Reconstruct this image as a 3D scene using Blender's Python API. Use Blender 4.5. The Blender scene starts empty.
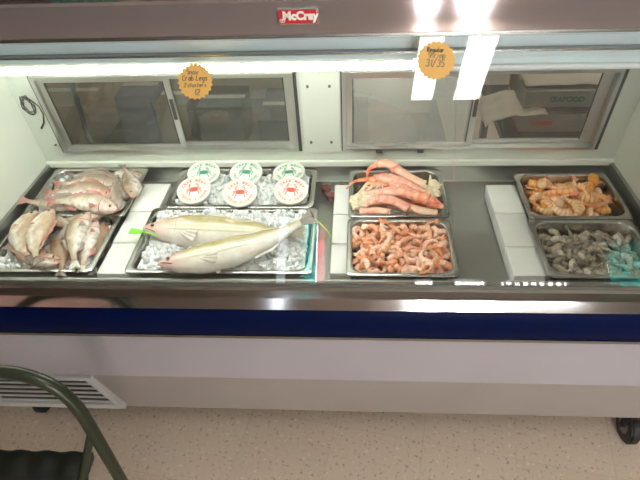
import bpy, bmesh, math, random
from mathutils import Vector, Matrix, noise
random.seed(7)
PI = math.pi
C = bpy.context.scene.collection
sc = bpy.context.scene

# ---------------- camera, world, lights, exposure ----------------
cd = bpy.data.cameras.new('camera'); cam = bpy.data.objects.new('camera', cd); C.objects.link(cam)
cd.sensor_width = 36; cd.lens = 31.60; cd.clip_start = .02
R_ = Vector((.9956, .0835, -.0365)); 
YAW, PITCH, ROLL = .0814, .6736, -.0468
f = Vector((-math.sin(YAW)*math.cos(PITCH), math.cos(YAW)*math.cos(PITCH), -math.sin(PITCH)))
r = Vector((math.cos(YAW), math.sin(YAW), 0)); u = r.cross(f)
r2 = r*math.cos(ROLL)+u*math.sin(ROLL); u2 = -r*math.sin(ROLL)+u*math.cos(ROLL)
cam.matrix_world = Matrix(((r2.x, u2.x, -f.x, .0402), (r2.y, u2.y, -f.y, -1.1785), (r2.z, u2.z, -f.z, 1.741), (0, 0, 0, 1)))
sc.camera = cam
sc.view_settings.view_transform = 'Standard'; sc.view_settings.look = 'None'
sc.view_settings.gamma = 1; sc.view_settings.use_curve_mapping = False
sc.view_settings.exposure = 0.5
w = bpy.data.worlds.new('sky'); sc.world = w; w.use_nodes = True
w.node_tree.nodes['Background'].inputs[0].default_value = (.86, .92, 1, 1)
w.node_tree.nodes['Background'].inputs[1].default_value = 3.5

def area(name, loc, target, sx, sy, power, col):
    l = bpy.data.lights.new(name, 'AREA'); l.shape = 'RECTANGLE'; l.size = sx; l.size_y = sy; l.energy = power; l.color = col
    o = bpy.data.objects.new(name, l); C.objects.link(o); o.location = loc
    o.rotation_euler = (Vector(target)-Vector(loc)).to_track_quat('-Z', 'Y').to_euler()
    return o
area('daylight', (1.5, -4.32, 1.25), (1.5, 0, 1.25), 2.6, 2.4, 330, (1, .94, .90))
area('daylight', (-.38, -4.32, 2.35), (-.38, 0, 2.2), .5, 1.1, 80, (.95, .97, 1))
sun = bpy.data.lights.new('sun', 'SUN'); sun.energy = 16; sun.angle = .01; sun.color = (1, .93, .84)
so_ = bpy.data.objects.new('sun', sun); C.objects.link(so_); so_.rotation_euler = Vector((-.12, .75, -1)).to_track_quat('-Z', 'Y').to_euler()
area('daylight', (-2.95, -4.32, 1.55), (-2.95, 0, 1.4), 1.3, 1.3, 6, (.92, .95, 1))
TUBE = 38.0      # strength of the lamp in the case
CEIL = 13.0      # strength of the ceiling lights

# ---------------- materials ----------------
M = {}
def mat(name, col, rough=.5, metal=0., noise_amt=0., nscale=8., col2=None, bump=0., bscale=60., attr=False, spec=.5, trans=0., sss=0., coat=0., emit=None, stretch=None, rvar=0., alpha=1.):
    m = bpy.data.materials.new(name); m.use_nodes = True; nt = m.node_tree; N = nt.nodes; L = nt.links
    b = N['Principled BSDF']
    b.inputs['Roughness'].default_value = rough; b.inputs['Metallic'].default_value = metal
    b.inputs['Specular IOR Level'].default_value = spec; b.inputs['Coat Weight'].default_value = coat
    b.inputs['Coat Roughness'].default_value = .08
    b.inputs['Alpha'].default_value = alpha
    if trans: b.inputs['Transmission Weight'].default_value = trans; b.inputs['IOR'].default_value = 1.31
    if sss:
        b.inputs['Subsurface Weight'].default_value = sss; b.inputs['Subsurface Radius'].default_value = (.012, .005, .003); b.inputs['Subsurface Scale'].default_value = .5
    tc = N.new('ShaderNodeTexCoord'); mp = N.new('ShaderNodeMapping'); L.new(tc.outputs['Object'], mp.inputs[0])
    if stretch: mp.inputs['Scale'].default_value = stretch
    if attr:
        a = N.new('ShaderNodeAttribute'); a.attribute_name = 'Col'; src = a.outputs['Color']
    else:
        rg = N.new('ShaderNodeRGB'); rg.outputs[0].default_value = (*col, 1); src = rg.outputs[0]
    if noise_amt or col2:
        n = N.new('ShaderNodeTexNoise'); n.inputs['Scale'].default_value = nscale; n.inputs['Detail'].default_value = 5; L.new(mp.outputs[0], n.inputs[0])
        cr = N.new('ShaderNodeValToRGB'); cr.color_ramp.elements[0].position = .38; cr.color_ramp.elements[1].position = .66; L.new(n.outputs[0], cr.inputs[0])
        mx = N.new('ShaderNodeMix'); mx.data_type = 'RGBA'
        ma = N.new('ShaderNodeMath'); ma.operation = 'MULTIPLY'; ma.inputs[1].default_value = noise_amt if noise_amt else 1; L.new(cr.outputs[0], ma.inputs[0]); L.new(ma.outputs[0], mx.inputs[0])
        L.new(src, mx.inputs[6]); mx.inputs[7].default_value = (*(col2 if col2 else tuple(c*.6 for c in col)), 1)
        src = mx.outputs[2]
    if rvar:
        oi = N.new('ShaderNodeObjectInfo'); hs = N.new('ShaderNodeHueSaturation')
        mr = N.new('ShaderNodeMapRange'); mr.inputs[3].default_value = 1-rvar; mr.inputs[4].default_value = 1+rvar*.6; L.new(oi.outputs['Random'], mr.inputs[0]); L.new(mr.outputs[0], hs.inputs['Value'])
        mr2 = N.new('ShaderNodeMapRange'); mr2.inputs[3].default_value = 1.2; mr2.inputs[4].default_value = .75; L.new(oi.outputs['Random'], mr2.inputs[0]); L.new(mr2.outputs[0], hs.inputs['Saturation'])
        L.new(src, hs.inputs['Color']); src = hs.outputs[0]
    L.new(src, b.inputs['Base Color'])
    if bump:
        n2 = N.new('ShaderNodeTexNoise'); n2.inputs['Scale'].default_value = bscale; n2.inputs['Detail'].default_value = 3; L.new(mp.outputs[0], n2.inputs[0])
        bp = N.new('ShaderNodeBump'); bp.inputs['Strength'].default_value = bump; bp.inputs['Distance'].default_value = .004; L.new(n2.outputs[0], bp.inputs['Height']); L.new(bp.outputs[0], b.inputs['Normal'])
    if emit:
        b.inputs['Emission Color'].default_value = (*emit[0], 1); b.inputs['Emission Strength'].default_value = emit[1]
    M[name] = m; return m

mat('canopy_steel', (.50, .44, .45), .065, .72, .35, 5, (.42, .37, .38), stretch=(.3, 1, 3))
mat('bumper_steel', (.62, .61, .62), .10, 1., .3, 4, (.45, .44, .46), stretch=(.4, 2, 6))
mat('edge_steel', (.30, .31, .31), .25, 1.)
mat('pan_steel', (.54, .53, .50), .24, 1., .3, 9, (.42, .41, .38), bump=.08, bscale=90)
mat('deck_steel', (.40, .41, .38), .32, .85, .35, 5, (.30, .31, .28), bump=.05, bscale=70)
mat('navy', (.0012, .005, .040), .42, 0., .3, 14, (.002, .007, .052), spec=.05)
mat('base_paint', (.45, .43, .475), .40, .25, .5, 1.6, (.37, .35, .39), bump=.03, bscale=12)
mat('kick_paint', (.38, .345, .325), .42, .2, .5, 2.0, (.31, .275, .26), bump=.03, bscale=15)
mat('grille_white', (.55, .55, .55), .4, .1)
mat('dark_void', (.02, .02, .02), .8)
mat('liner_white', (.73, .76, .67), .35, 0., .25, 3, (.67, .70, .61))
mat('rear_white', (.58, .61, .54), .32, .15, .35, 2.5, (.50, .53, .47))
mat('riser_white', (.83, .83, .79), .4, 0., .15, 10, (.76, .76, .72))
mat('housing_blue', (.56, .68, .73), .4, .1, .25, 3, (.48, .60, .66))
mat('aluminium', (.52, .52, .49), .28, .9, .3, 8, (.36, .36, .33))
mat('gasket', (.03, .03, .03), .6)
mat('tube_lit', (1, 1, 1), .4, emit=((1, 1, .90), TUBE))
mat('tube_off', (.62, .68, .70), .3)
mat('badge_red', (.55, .01, .02), .3)
mat('badge_white', (.85, .82, .78), .4)
mat('chrome', (.8, .8, .8), .15, 1.)
mat('caster_black', (.012, .012, .012), .45)
mat('caster_steel', (.25, .25, .25), .35, .9)
mat('sticker', (.80, .47, .13), .6, 0, .2, 30, (.86, .56, .20))
mat('ink', (.04, .05, .12), .5)
mat('ink_black', (.02, .02, .02), .5)
mat('screw', (.12, .12, .12), .4, .8)
mat('cable_black', (.03, .03, .03), .4)
mat('chair_green', (.038, .048, .028), .33, .35, .3, 20, (.045, .05, .03))
mat('seat_green', (.012, .016, .012), .35, 0, bump=.4, bscale=20)
mat('cup_plastic', (.80, .79, .72), .35)
mat('lid_plastic', (.84, .83, .74), .3, 0, .12, 20, (.78, .77, .67))
mat('print_green', (.03, .28, .17), .5)
mat('print_red', (.65, .09, .06), .5)
mat('sauce_red', (.25, .02, .01), .2)
mat('tag_green', (.22, .75, .05), .35)
mat('tag_yellow', (.55, .75, .08), .35)
mat('fish_skin', (.6, .6, .6), .30, 0, .70, 48, (.33, .24, .16), attr=True, bump=.45, bscale=190, coat=.3, rvar=.12)
mat('bass_skin', (.6, .6, .6), .26, 0, .35, 30, (.58, .50, .40), attr=True, bump=.22, bscale=150, coat=.4)
mat('fin_pink', (.40, .11, .10), .35, 0, .7, 40, (.55, .42, .34), coat=.3)
mat('fin_pale', (.62, .58, .50), .3, 0, .5, 50, (.50, .42, .34), coat=.3)
mat('fin_grey', (.24, .20, .17), .35, 0, .5, 40, (.36, .28, .24), coat=.3)
mat('eye_dark', (.015, .013, .012), .12, coat=.6)
mat('eye_ring', (.60, .42, .22), .25, coat=.5)
mat('mouth_pink', (.45, .13, .13), .3, coat=.4)
mat('gill_red', (.42, .03, .03), .3, coat=.4)
mat('crab_shell', (.8, .5, .4), .38, 0, .65, 55, (.92, .74, .58), attr=True, bump=.5, bscale=120, coat=.25)
mat('crab_meat', (.80, .72, .52), .45, 0, .5, 50, (.68, .50, .28), bump=.8, bscale=90, coat=.2)
mat('shrimp_pink', (.8, .5, .4), .36, 0, .3, 60, (.90, .62, .42), attr=True, coat=.4, rvar=.15)
mat('shrimp_grey', (.4, .38, .3), .20, 0, .55, 70, (.18, .15, .11), attr=True, coat=.5, rvar=.22)
mat('shrimp_tail', (.84, .34, .16), .35, coat=.3)
mat('ice', (.96, .98, .98), .08, trans=.22, spec=.8)
mat('slush', (.93, .94, .93), .4, 0, .4, 40, (.80, .82, .82), bump=.6, bscale=80)
mat('pile_base', (.44, .22, .15), .4, 0, .5, 30, (.55, .32, .24), bump=.6, bscale=60)
mat('pile_base_grey', (.16, .15, .12), .3, 0, .5, 30, (.24, .22, .17), bump=.6, bscale=60)
mat('wall_paint', (.42, .38, .33), .8, 0, .2, 2)
mat('shop_wall', (.38, .32, .28), .8, 0, .2, 2)
mat('ceiling_tile', (.72, .70, .66), .9, 0, .2, 6)
mat('frame_bronze', (.10, .085, .07), .4, .4)
mat('cardboard', (.36, .24, .14), .85, 0, .2, 12)
mat('carton_grey', (.36, .35, .31), .7, 0, .2, 12)
mat('carton_dark', (.06, .06, .055), .7)
mat('carton_green', (.02, .17, .09), .6, 0, .3, 10, (.05, .25, .14))
mat('carton_brown', (.045, .02, .014), .6)
mat('carton_red', (.13, .03, .025), .6)
mat('carton_olive', (.22, .17, .10), .6)
mat('paper', (.66, .60, .50), .8, 0, .3, 8, (.52, .47, .40))
mat('blue_plastic', (.05, .10, .20), .4)
mat('shelf_dark', (.05, .052, .045), .5)
mat('text_green', (.02, .16, .07), .6)
mat('panel_red', (.5, .10, .08), .6)
mat('white_paint', (.7, .7, .7), .5)
mat('diffuser', (1, 1, 1), .5, emit=((1, .95, .86), CEIL))

def floor_mat():
    m = bpy.data.materials.new('speckled_tile'); m.use_nodes = True; nt = m.node_tree; N = nt.nodes; L = nt.links; b = N['Principled BSDF']
    tc = N.new('ShaderNodeTexCoord')
    mp = N.new('ShaderNodeMapping'); mp.inputs['Rotation'].default_value = (0, 0, .18); mp.inputs['Location'].default_value = (.02, .05, 0); L.new(tc.outputs['Object'], mp.inputs[0])
    br = N.new('ShaderNodeTexBrick'); br.offset = 0; br.inputs['Scale'].default_value = 1; br.inputs['Brick Width'].default_value = .305; br.inputs['Row Height'].default_value = .305
    br.inputs['Mortar Size'].default_value = .0011; br.inputs['Color1'].default_value = (.74, .62, .51, 1); br.inputs['Color2'].default_value = (.71, .59, .48, 1); br.inputs['Mortar'].default_value = (.62, .51, .42, 1)
    L.new(mp.outputs[0], br.inputs[0])
    n1 = N.new('ShaderNodeTexNoise'); n1.inputs['Scale'].default_value = 75; n1.inputs['Detail'].default_value = 3; L.new(mp.outputs[0], n1.inputs[0])
    c1 = N.new('ShaderNodeValToRGB'); c1.color_ramp.elements[0].position = .60; c1.color_ramp.elements[1].position = .68; L.new(n1.outputs[0], c1.inputs[0])
    x1 = N.new('ShaderNodeMix'); x1.data_type = 'RGBA'; L.new(c1.outputs[0], x1.inputs[0]); L.new(br.outputs[0], x1.inputs[6]); x1.inputs[7].default_value = (.46, .36, .28, 1)
    n2 = N.new('ShaderNodeTexNoise'); n2.inputs['Scale'].default_value = 60; n2.inputs['Detail'].default_value = 2; n2.noise_dimensions = '4D'; n2.inputs['W'].default_value = 4; L.new(mp.outputs[0], n2.inputs[0])
    c2 = N.new('ShaderNodeValToRGB'); c2.color_ramp.elements[0].position = .60; c2.color_ramp.elements[1].position = .70; L.new(n2.outputs[0], c2.inputs[0])
    x2 = N.new('ShaderNodeMix'); x2.data_type = 'RGBA'; L.new(c2.outputs[0], x2.inputs[0]); L.new(x1.outputs[2], x2.inputs[6]); x2.inputs[7].default_value = (.84, .77, .68, 1)
    L.new(x2.outputs[2], b.inputs['Base Color']); b.inputs['Roughness'].default_value = .42
    M['floor'] = m
floor_mat()

def glass_mat(name, tint, refl=1.0, rough=0.0, film=0.0):
    m = bpy.data.materials.new(name); m.use_nodes = True; nt = m.node_tree; N = nt.nodes; L = nt.links; N.clear()
    out = N.new('ShaderNodeOutputMaterial'); t = N.new('ShaderNodeBsdfTransparent'); t.inputs[0].default_value = (*tint, 1)
    g = N.new('ShaderNodeBsdfGlossy'); g.inputs['Roughness'].default_value = rough
    lw = N.new('ShaderNodeLayerWeight'); lw.inputs[0].default_value = .5
    p = N.new('ShaderNodeMath'); p.operation = 'POWER'; p.inputs[1].default_value = 4.0; L.new(lw.outputs['Facing'], p.inputs[0])
    a = N.new('ShaderNodeMath'); a.operation = 'MULTIPLY_ADD'; a.inputs[1].default_value = .9*refl; a.inputs[2].default_value = .042*refl; L.new(p.outputs[0], a.inputs[0])
    mx = N.new('ShaderNodeMixShader'); L.new(a.outputs[0], mx.inputs[0]); L.new(t.outputs[0], mx.inputs[1]); L.new(g.outputs[0], mx.inputs[2])
    last = mx
    if film:
        d = N.new('ShaderNodeBsdfDiffuse'); d.inputs[0].default_value = (.7, .72, .68, 1)
        tc = N.new('ShaderNodeTexCoord'); n = N.new('ShaderNodeTexNoise'); n.inputs['Scale'].default_value = 3; L.new(tc.outputs['Object'], n.inputs[0])
        mm = N.new('ShaderNodeMath'); mm.operation = 'MULTIPLY'; mm.inputs[1].default_value = film*2; L.new(n.outputs[0], mm.inputs[0])
        m2 = N.new('ShaderNodeMixShader'); L.new(mm.outputs[0], m2.inputs[0]); L.new(mx.outputs[0], m2.inputs[1]); L.new(d.outputs[0], m2.inputs[2]); last = m2
    L.new(last.outputs[0], out.inputs[0]); M[name] = m
glass_mat('front_glass', (.985, .99, .985), 1.0)
glass_mat('door_glass', (.80, .83, .78), 1.3, .03, .035)
glass_mat('door_glass_grey_reflection', (.80, .83, .78), 1.3, .03, .30)  # even grey reflection on the pane, put in as a diffuse layer
glass_mat('door_glass_clear', (.93, .94, .92), 1., .0)
def sheet_mat(name, col):
    m = bpy.data.materials.new(name); m.use_nodes = True; nt = m.node_tree; N = nt.nodes; L = nt.links; N.clear()
    out = N.new('ShaderNodeOutputMaterial'); t = N.new('ShaderNodeBsdfTranslucent'); d = N.new('ShaderNodeBsdfDiffuse')
    tc = N.new('ShaderNodeTexCoord'); n = N.new('ShaderNodeTexNoise'); n.inputs['Scale'].default_value = 14; n.inputs['Detail'].default_value = 3; L.new(tc.outputs['Object'], n.inputs[0])
    cr = N.new('ShaderNodeValToRGB'); cr.color_ramp.elements[0].position = .42; cr.color_ramp.elements[1].position = .55
    cr.color_ramp.elements[0].color = (*[c*.35 for c in col], 1); cr.color_ramp.elements[1].color = (*col, 1); L.new(n.outputs[0], cr.inputs[0])
    L.new(cr.outputs[0], t.inputs[0]); L.new(cr.outputs[0], d.inputs[0])
    mx = N.new('ShaderNodeMixShader'); mx.inputs[0].default_value = .3; L.new(t.outputs[0], mx.inputs[1]); L.new(d.outputs[0], mx.inputs[2]); L.new(mx.outputs[0], out.inputs[0]); M[name] = m
sheet_mat('poster_teal', (.10, .62, .60)); sheet_mat('poster_pink', (.9, .30, .38)); sheet_mat('dim_sheet_beige', (.42, .32, .28))

# ---------------- mesh helpers ----------------
class MB:
    def __init__(s, mw=None): s.bm = bmesh.new(); s.m = mw or Matrix(); s.cl = s.bm.verts.layers.float_color.new('Col')
    def v(s, p, col=None):
        x = s.bm.verts.new(s.m @ Vector(p))
        if col: x[s.cl] = (*col, 1)
        return x
    def face(s, vs):
        try: return s.bm.faces.new(vs)
        except ValueError: return None
    def box(s, x0, x1, y0, y1, z0, z1, bev=0):
        t = bmesh.new(); bmesh.ops.create_cube(t, size=1)
        for q in t.verts: q.co = Vector(((x0+x1)/2+q.co.x*(x1-x0), (y0+y1)/2+q.co.y*(y1-y0), (z0+z1)/2+q.co.z*(z1-z0)))
        if bev: bmesh.ops.bevel(t, geom=list(t.edges), offset=bev, segments=2, affect='EDGES', profile=.5)
        s.merge(t); return s
    def merge(s, t, mw=None, col=None):
        mm = s.m @ mw if mw else s.m; mp = {}
        for q in t.verts:
            n = s.bm.verts.new(mm @ q.co); mp[q] = n
            if col: n[s.cl] = (*col, 1)
        for fc in t.faces: s.face([mp[q] for q in fc.verts])
        t.free()
    def prism_x(s, prof, x0, x1):       # closed profile of (y, z)
        a = [s.v((x0, y, z)) for y, z in prof]; b = [s.v((x1, y, z)) for y, z in prof]; n = len(prof)
        for i in range(n): s.face([a[i], a[(i+1) % n], b[(i+1) % n], b[i]])
        s.face(a[::-1]); s.face(b); return s
    def prism_z(s, prof, z0, z1):       # closed profile of (x, y)
        a = [s.v((x, y, z0)) for x, y in prof]; b = [s.v((x, y, z1)) for x, y in prof]; n = len(prof)
        for i in range(n): s.face([a[i], a[(i+1) % n], b[(i+1) % n], b[i]])
        s.face(a[::-1]); s.face(b); return s
    def tube(s, pts, rad, n=10, cols=None, flat=1.0, cap=True, upv=(0, 0, 1)):
        pts = [Vector(p) for p in pts]; k = len(pts); rings = []
        if not isinstance(rad, (list, tuple)): rad = [rad]*k
        up = Vector(upv)
        for i, p in enumerate(pts):
            t = (pts[min(i+1, k-1)]-pts[max(i-1, 0)]).normalized()
            uu = up - t*up.dot(t)
            if uu.length < 1e-3: uu = Vector((0, 1, 0)) - t*t.y
            uu.normalize(); vv = t.cross(uu)
            rings.append([s.v(p+vv*math.cos(a)*rad[i]+uu*math.sin(a)*rad[i]*flat, cols[i] if cols else None) for a in [2*PI*j/n for j in range(n)]])
            up = uu
        for i in range(k-1):
            for j in range(n): s.face([rings[i][j], rings[i][(j+1) % n], rings[i+1][(j+1) % n], rings[i+1][j]])
        if cap: s.face(rings[0][::-1]); s.face(rings[-1])
        return s
    def cyl(s, c, rad, h, axis='z', n=24, bev=0):
        t = bmesh.new(); bmesh.ops.create_cone(t, cap_ends=True, segments=n, radius1=rad, radius2=rad, depth=h)
        if bev: bmesh.ops.bevel(t, geom=[e for e in t.edges if abs(e.verts[0].co.z-e.verts[1].co.z) < 1e-6], offset=bev, segments=2, affect='EDGES')
        rot = {'z': Matrix(), 'x': Matrix.Rotation(PI/2, 4, 'Y'), 'y': Matrix.Rotation(PI/2, 4, 'X')}[axis]
        s.merge(t, Matrix.Translation(c) @ rot); return s
    def lathe(s, prof, n=32, c=(0, 0, 0)):
        rings = []
        for rr, z in prof: rings.append([s.v((c[0]+rr*math.cos(2*PI*j/n), c[1]+rr*math.sin(2*PI*j/n), c[2]+z)) for j in range(n)])
        for i in range(len(prof)-1):
            for j in range(n): s.face([rings[i][j], rings[i][(j+1) % n], rings[i+1][(j+1) % n], rings[i+1][j]])
        s.face(rings[-1]); s.face(rings[0][::-1]); return s
    def build(s, name, m, parent=None, smooth=False, mods=None):
        bmesh.ops.recalc_face_normals(s.bm, faces=s.bm.faces)
        me = bpy.data.meshes.new(name); s.bm.to_mesh(me); s.bm.free()
        me.materials.append(M[m])
        if smooth:
            me.polygons.foreach_set('use_smooth', [True]*len(me.polygons)); me.set_sharp_from_angle(angle=math.radians(smooth if smooth is not True else 60))
        o = bpy.data.objects.new(name, me); C.objects.link(o)
        if parent: o.parent = parent
        return o
def empty(name, loc=(0, 0, 0), rot=(0, 0, 0)):
    o = bpy.data.objects.new(name, None); C.objects.link(o); o.location = loc; o.rotation_euler = rot; o.empty_display_size = .05; return o
def tag(o, label=None, cat=None, group=None, kind=None):
    for k, v in (('label', label), ('category', cat), ('group', group), ('kind', kind)):
        if v: o[k] = v
    return o
def kids(o): return [c for c in bpy.data.objects if c.parent == o]
def copy_tree(o, parent=None):
    c = o.copy(); C.objects.link(c); c.parent = parent
    for ch in kids(o):
        copy_tree(ch, c)
    return c
TH = .0195
def DZ(y, h=0): return .67+TH*y+h      # height of the tray rims at depth y

def text_mesh(body, size, mw, extr=.0004, bold=0., shear=0., name='lettering', m='ink', parent=None, align='CENTER'):
    cu = bpy.data.curves.new('t', 'FONT'); cu.body = body; cu.size = size; cu.extrude = extr; cu.offset = bold; cu.shear = shear; cu.align_x = align; cu.align_y = 'CENTER'; cu.resolution_u = 3
    o = bpy.data.objects.new('t', cu); C.objects.link(o)
    dg = bpy.context.evaluated_depsgraph_get(); me = bpy.data.meshes.new_from_object(o.evaluated_get(dg))
    bpy.data.objects.remove(o); bpy.data.curves.remove(cu)
    me.transform(mw); me.materials.clear(); me.materials.append(M[m]); me.name = name
    ob = bpy.data.objects.new(name, me); C.objects.link(ob); ob.parent = parent; return ob
def join_meshes(obs, name):
    base = obs[0]; bm = bmesh.new()
    for o in obs: bm.from_mesh(o.data)
    me = bpy.data.meshes.new(name); bm.to_mesh(me); bm.free(); me.materials.append(base.data.materials[0])
    n = bpy.data.objects.new(name, me); C.objects.link(n); n.parent = base.parent
    for o in obs: bpy.data.objects.remove(o)
    return n

# ---------------- the shop ----------------
def struct(o): o['kind'] = 'structure'; return o
FX0, FX1, FY0, FY1, HZ = -4.2, 4.2, -4.1, 2.6, 3.0
struct(MB().box(FX0, FX1, FY0, FY1, -.1, 0).build('floor', 'floor'))
struct(MB().box(FX0, FX1, FY0, FY1, HZ, HZ+.1).build('ceiling', 'ceiling_tile'))
struct(MB().box(FX0-.1, FX0, FY0, FY1, 0, HZ).build('wall_left', 'shop_wall'))
struct(MB().box(FX1, FX1+.1, FY0, FY1, 0, HZ).build('wall_right', 'shop_wall'))
struct(MB().box(FX0, FX1, FY1, FY1+.1, 0, HZ).build('wall_back', 'wall_paint'))
# shop front behind the camera with its openings (x0, x1, z0, z1)
ops = [(-3.6, -2.3, .9, 2.2), (-.78, -.62, .9, 2.9), (-.52, -.24, 1.9, 2.8), (.58, .82, .0, 2.2), (.96, 1.32, .0, 2.2), (1.40, 2.1, 1.1, 2.2), (2.42, 3.0, 1.4, 2.6)]
mbw = MB(); xs = FX0
for (a, b, c, d) in ops:
    mbw.box(xs, a, FY0-.1, FY0, 0, HZ); mbw.box(a, b, FY0-.1, FY0, 0, c); mbw.box(a, b, FY0-.1, FY0, d, HZ); xs = b
mbw.box(xs, FX1, FY0-.1, FY0, 0, HZ)
struct(mbw.build('wall_front', 'shop_wall'))
for i, (a, b, c, d) in enumerate(ops):
    k = struct(MB().box(a, b, FY0-.06, FY0-.05, c, d).build('window_%d' % (i+1), 'front_glass'))
    fr = MB(); t = .03
    fr.box(a, a+t, FY0-.07, FY0+.01, c, d).box(b-t, b, FY0-.07, FY0+.01, c, d).box(a, b, FY0-.07, FY0+.01, c, c+t).box(a, b, FY0-.07, FY0+.01, d-t, d)
    if i == 5:
        for k2 in range(1, 9): fr.box(a+(b-a)*k2/9-.005, a+(b-a)*k2/9+.005, FY0-.07, FY0, c, d)
    if i in (4, 5):
        for z in (1.35, 1.5, 1.65, 1.8, 1.95, 2.08): fr.box(a, b, FY0-.07, FY0+.0, z, z+.012)
    fr.build('window_frame', 'frame_bronze', k)
tag(MB().box(-.51, -.35, FY0+.012, FY0+.016, 1.9, 2.79).build('window_poster', 'poster_teal'), 'narrow teal poster hung in the shop window', 'poster')
tag(MB().box(-.345, -.25, FY0+.012, FY0+.016, 1.9, 2.79).build('window_poster', 'poster_pink'), 'narrow pink poster hung beside the teal one in the shop window', 'poster')
tag(MB().box(2.45, 2.97, FY0+.012, FY0+.016, 1.42, 2.58).build('window_poster', 'poster_teal'), 'wide teal poster in the right hand shop window', 'poster')
tag(MB().box(-3.57, -2.33, FY0+.012, FY0+.018, .93, 2.17).build('window_blind', 'dim_sheet_beige'), 'beige sheet added over the left shop window to dim its reflection', 'blind')  # unseen sheet added to dim this window's reflection in the bumper rail
for i, (xa, xb) in enumerate(((.42, .60), (.72, .93))):
    l = MB().box(xa, xb, -2.28, -1.0, HZ-.09, HZ-.001, .01).build('ceiling_light', 'white_paint')
    tag(l, ['left', 'right'][i]+' one of two parallel ceiling strip lights behind the camera', 'ceiling light')
    MB().box(xa+.015, xb-.015, -2.26, -1.02, HZ-.10, HZ-.088).build('diffuser', 'diffuser', l)

l = MB().box(.2, 1.4, 1.45, 1.70, HZ-.09, HZ-.001, .01).build('ceiling_light', 'white_paint'); tag(l, 'added ceiling strip light brightening the room behind the case', 'ceiling light')  # lamp added out of view to brighten the cartons behind the case
MB().box(.22, 1.38, 1.465, 1.685, HZ-.10, HZ-.088).build('diffuser', 'diffuser', l)
# ---------------- display case ----------------
XL, XR = -1.10, .93
case = empty('display_case', (-.085, .2, 0))
tag(case, 'long refrigerated glass-fronted seafood display case with steel canopy and navy bumper', 'display case')
CP = Matrix.Translation((.085, -.2, 0))
def cpart(mb, name, m, parent=None, smooth=False):
    mb.bm.transform(CP if True else Matrix()); return mb.build(name, m, parent or case, smooth)
OX0, OX1 = XL-.045, XR+.045
# base
cpart(MB().prism_x([(-.165, .655), (-.165, .412), (.60, .412), (.60, .555), (-.1655+.001, .555), (-.1645, .655)], OX0, OX1), 'base_panel', 'base_paint')
cpart(MB().prism_x([(-.163, .411), (-.122, .198), (.60, .198), (.60, .411)], OX0, OX1), 'kick_panel', 'kick_paint')
# grille on the kick panel
def kp(x, z, o=0.): # point on kick plane
    y = -.163+(.411-z)/(.213)*.041
    return (x, y-o, z)
g = MB()
def quadbar(mb, a, b, c, d, o0, o1):
    A = [mb.v(kp(*p, o0)) for p in (a, b, c, d)]; B = [mb.v(kp(*p, o1)) for p in (a, b, c, d)]
    for i in range(4): mb.face([A[i], A[(i+1) % 4], B[(i+1) % 4], B[i]])
    mb.face(A[::-1]); mb.face(B)
gx0, gx1t, gx1b, gz1, gz0 = -1.12, -.742, -.700, .408, .204
quadbar(g, (gx0, gz1), (gx1t, gz1), (gx1t, gz1-.014), (gx0, gz1-.014), 0, .014)
quadbar(g, (gx0, gz0+.026), (gx1b, gz0+.026), (gx1b, gz0), (gx0, gz0), 0, .014)
quadbar(g, (gx1t-.02, gz1-.014), (gx1t, gz1-.014), (gx1b, gz0+.02), (gx1b-.022, gz0+.02), 0, .014)
quadbar(g, (gx0, gz1-.014), (gx0+.02, gz1-.014), (gx0+.02, gz0+.02), (gx0, gz0+.02), 0, .014)
grille = cpart(g, 'vent_grille', 'grille_white')
bk = MB(); quadbar(bk, (gx0+.01, gz1-.01), (gx1t-.01, gz1-.01), (gx1b-.01, gz0+.02), (gx0+.01, gz0+.02), 0.0005, .003)
b_ = cpart(bk, 'grille_backing', 'dark_void', grille)
for k in range(5):
    z = gz1-.046-k*.030
    xr = gx1t+(gx1b-gx1t)*(gz1-z)/(gz1-gz0)-.012
    s_ = MB(); quadbar(s_, (gx0+.01, z+.002), (xr, z+.002), (xr, z-.006), (gx0+.01, z-.006), .003, .007)
    cpart(s_, 'grille_slat', 'grille_white', grille)
# bumper
cpart(MB().prism_x([(-.200, .638), (-.207, .648), (-.208, .722), (-.200, .735), (-.165, .735), (-.165, .638)], OX0-.01, OX1+.01), 'bumper_strip', 'navy', smooth=35)
cpart(MB().prism_x([(-.205, .7355), (-.2085, .742), (-.196, .769), (-.182, .788), (-.165, .790), (-.165, .7355)], OX0-.005, OX1+.005), 'bumper_rail', 'bumper_steel')
cpart(MB().prism_x([(-.203, .628), (-.203, .6375), (-.165, .6375), (-.165, .628)], OX0, OX1), 'bumper_trim', 'edge_steel')
# glass channel
cpart(MB().prism_x([(-.190, .7905), (-.190, .800), (-.178, .806), (-.165, .800), (-.165, .7905)], OX0, OX1), 'glass_channel', 'edge_steel')
# deck liner: front lip, pit, back
cpart(MB().prism_x([(-.164, .79), (-.160, .70), (-.14, .664), (-.012, .664), (.0, .60), (.588, .606), (.588, .56), (-.164, .56)], XL-.001, XR+.001), 'deck_liner', 'deck_steel')
gm = Matrix
# end walls
prof_end = [(-.164, .60), (.60, .60), (.60, .68), (.535, 1.09), (.52, 1.225), (.165, 1.225), (.06, 1.22), (-.164, .835)]
cpart(MB().prism_x(prof_end, OX0, XL), 'end_wall', 'liner_white')
cpart(MB().prism_x(prof_end, XR, OX1), 'end_wall', 'liner_white')
# cove strips along the end walls at deck height
for a, b in ((XL, XL+.012), (XR-.012, XR)):
    cpart(MB().box(a, b, -.0, .57, .606, .70), 'cove_strip', 'deck_steel')
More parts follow.
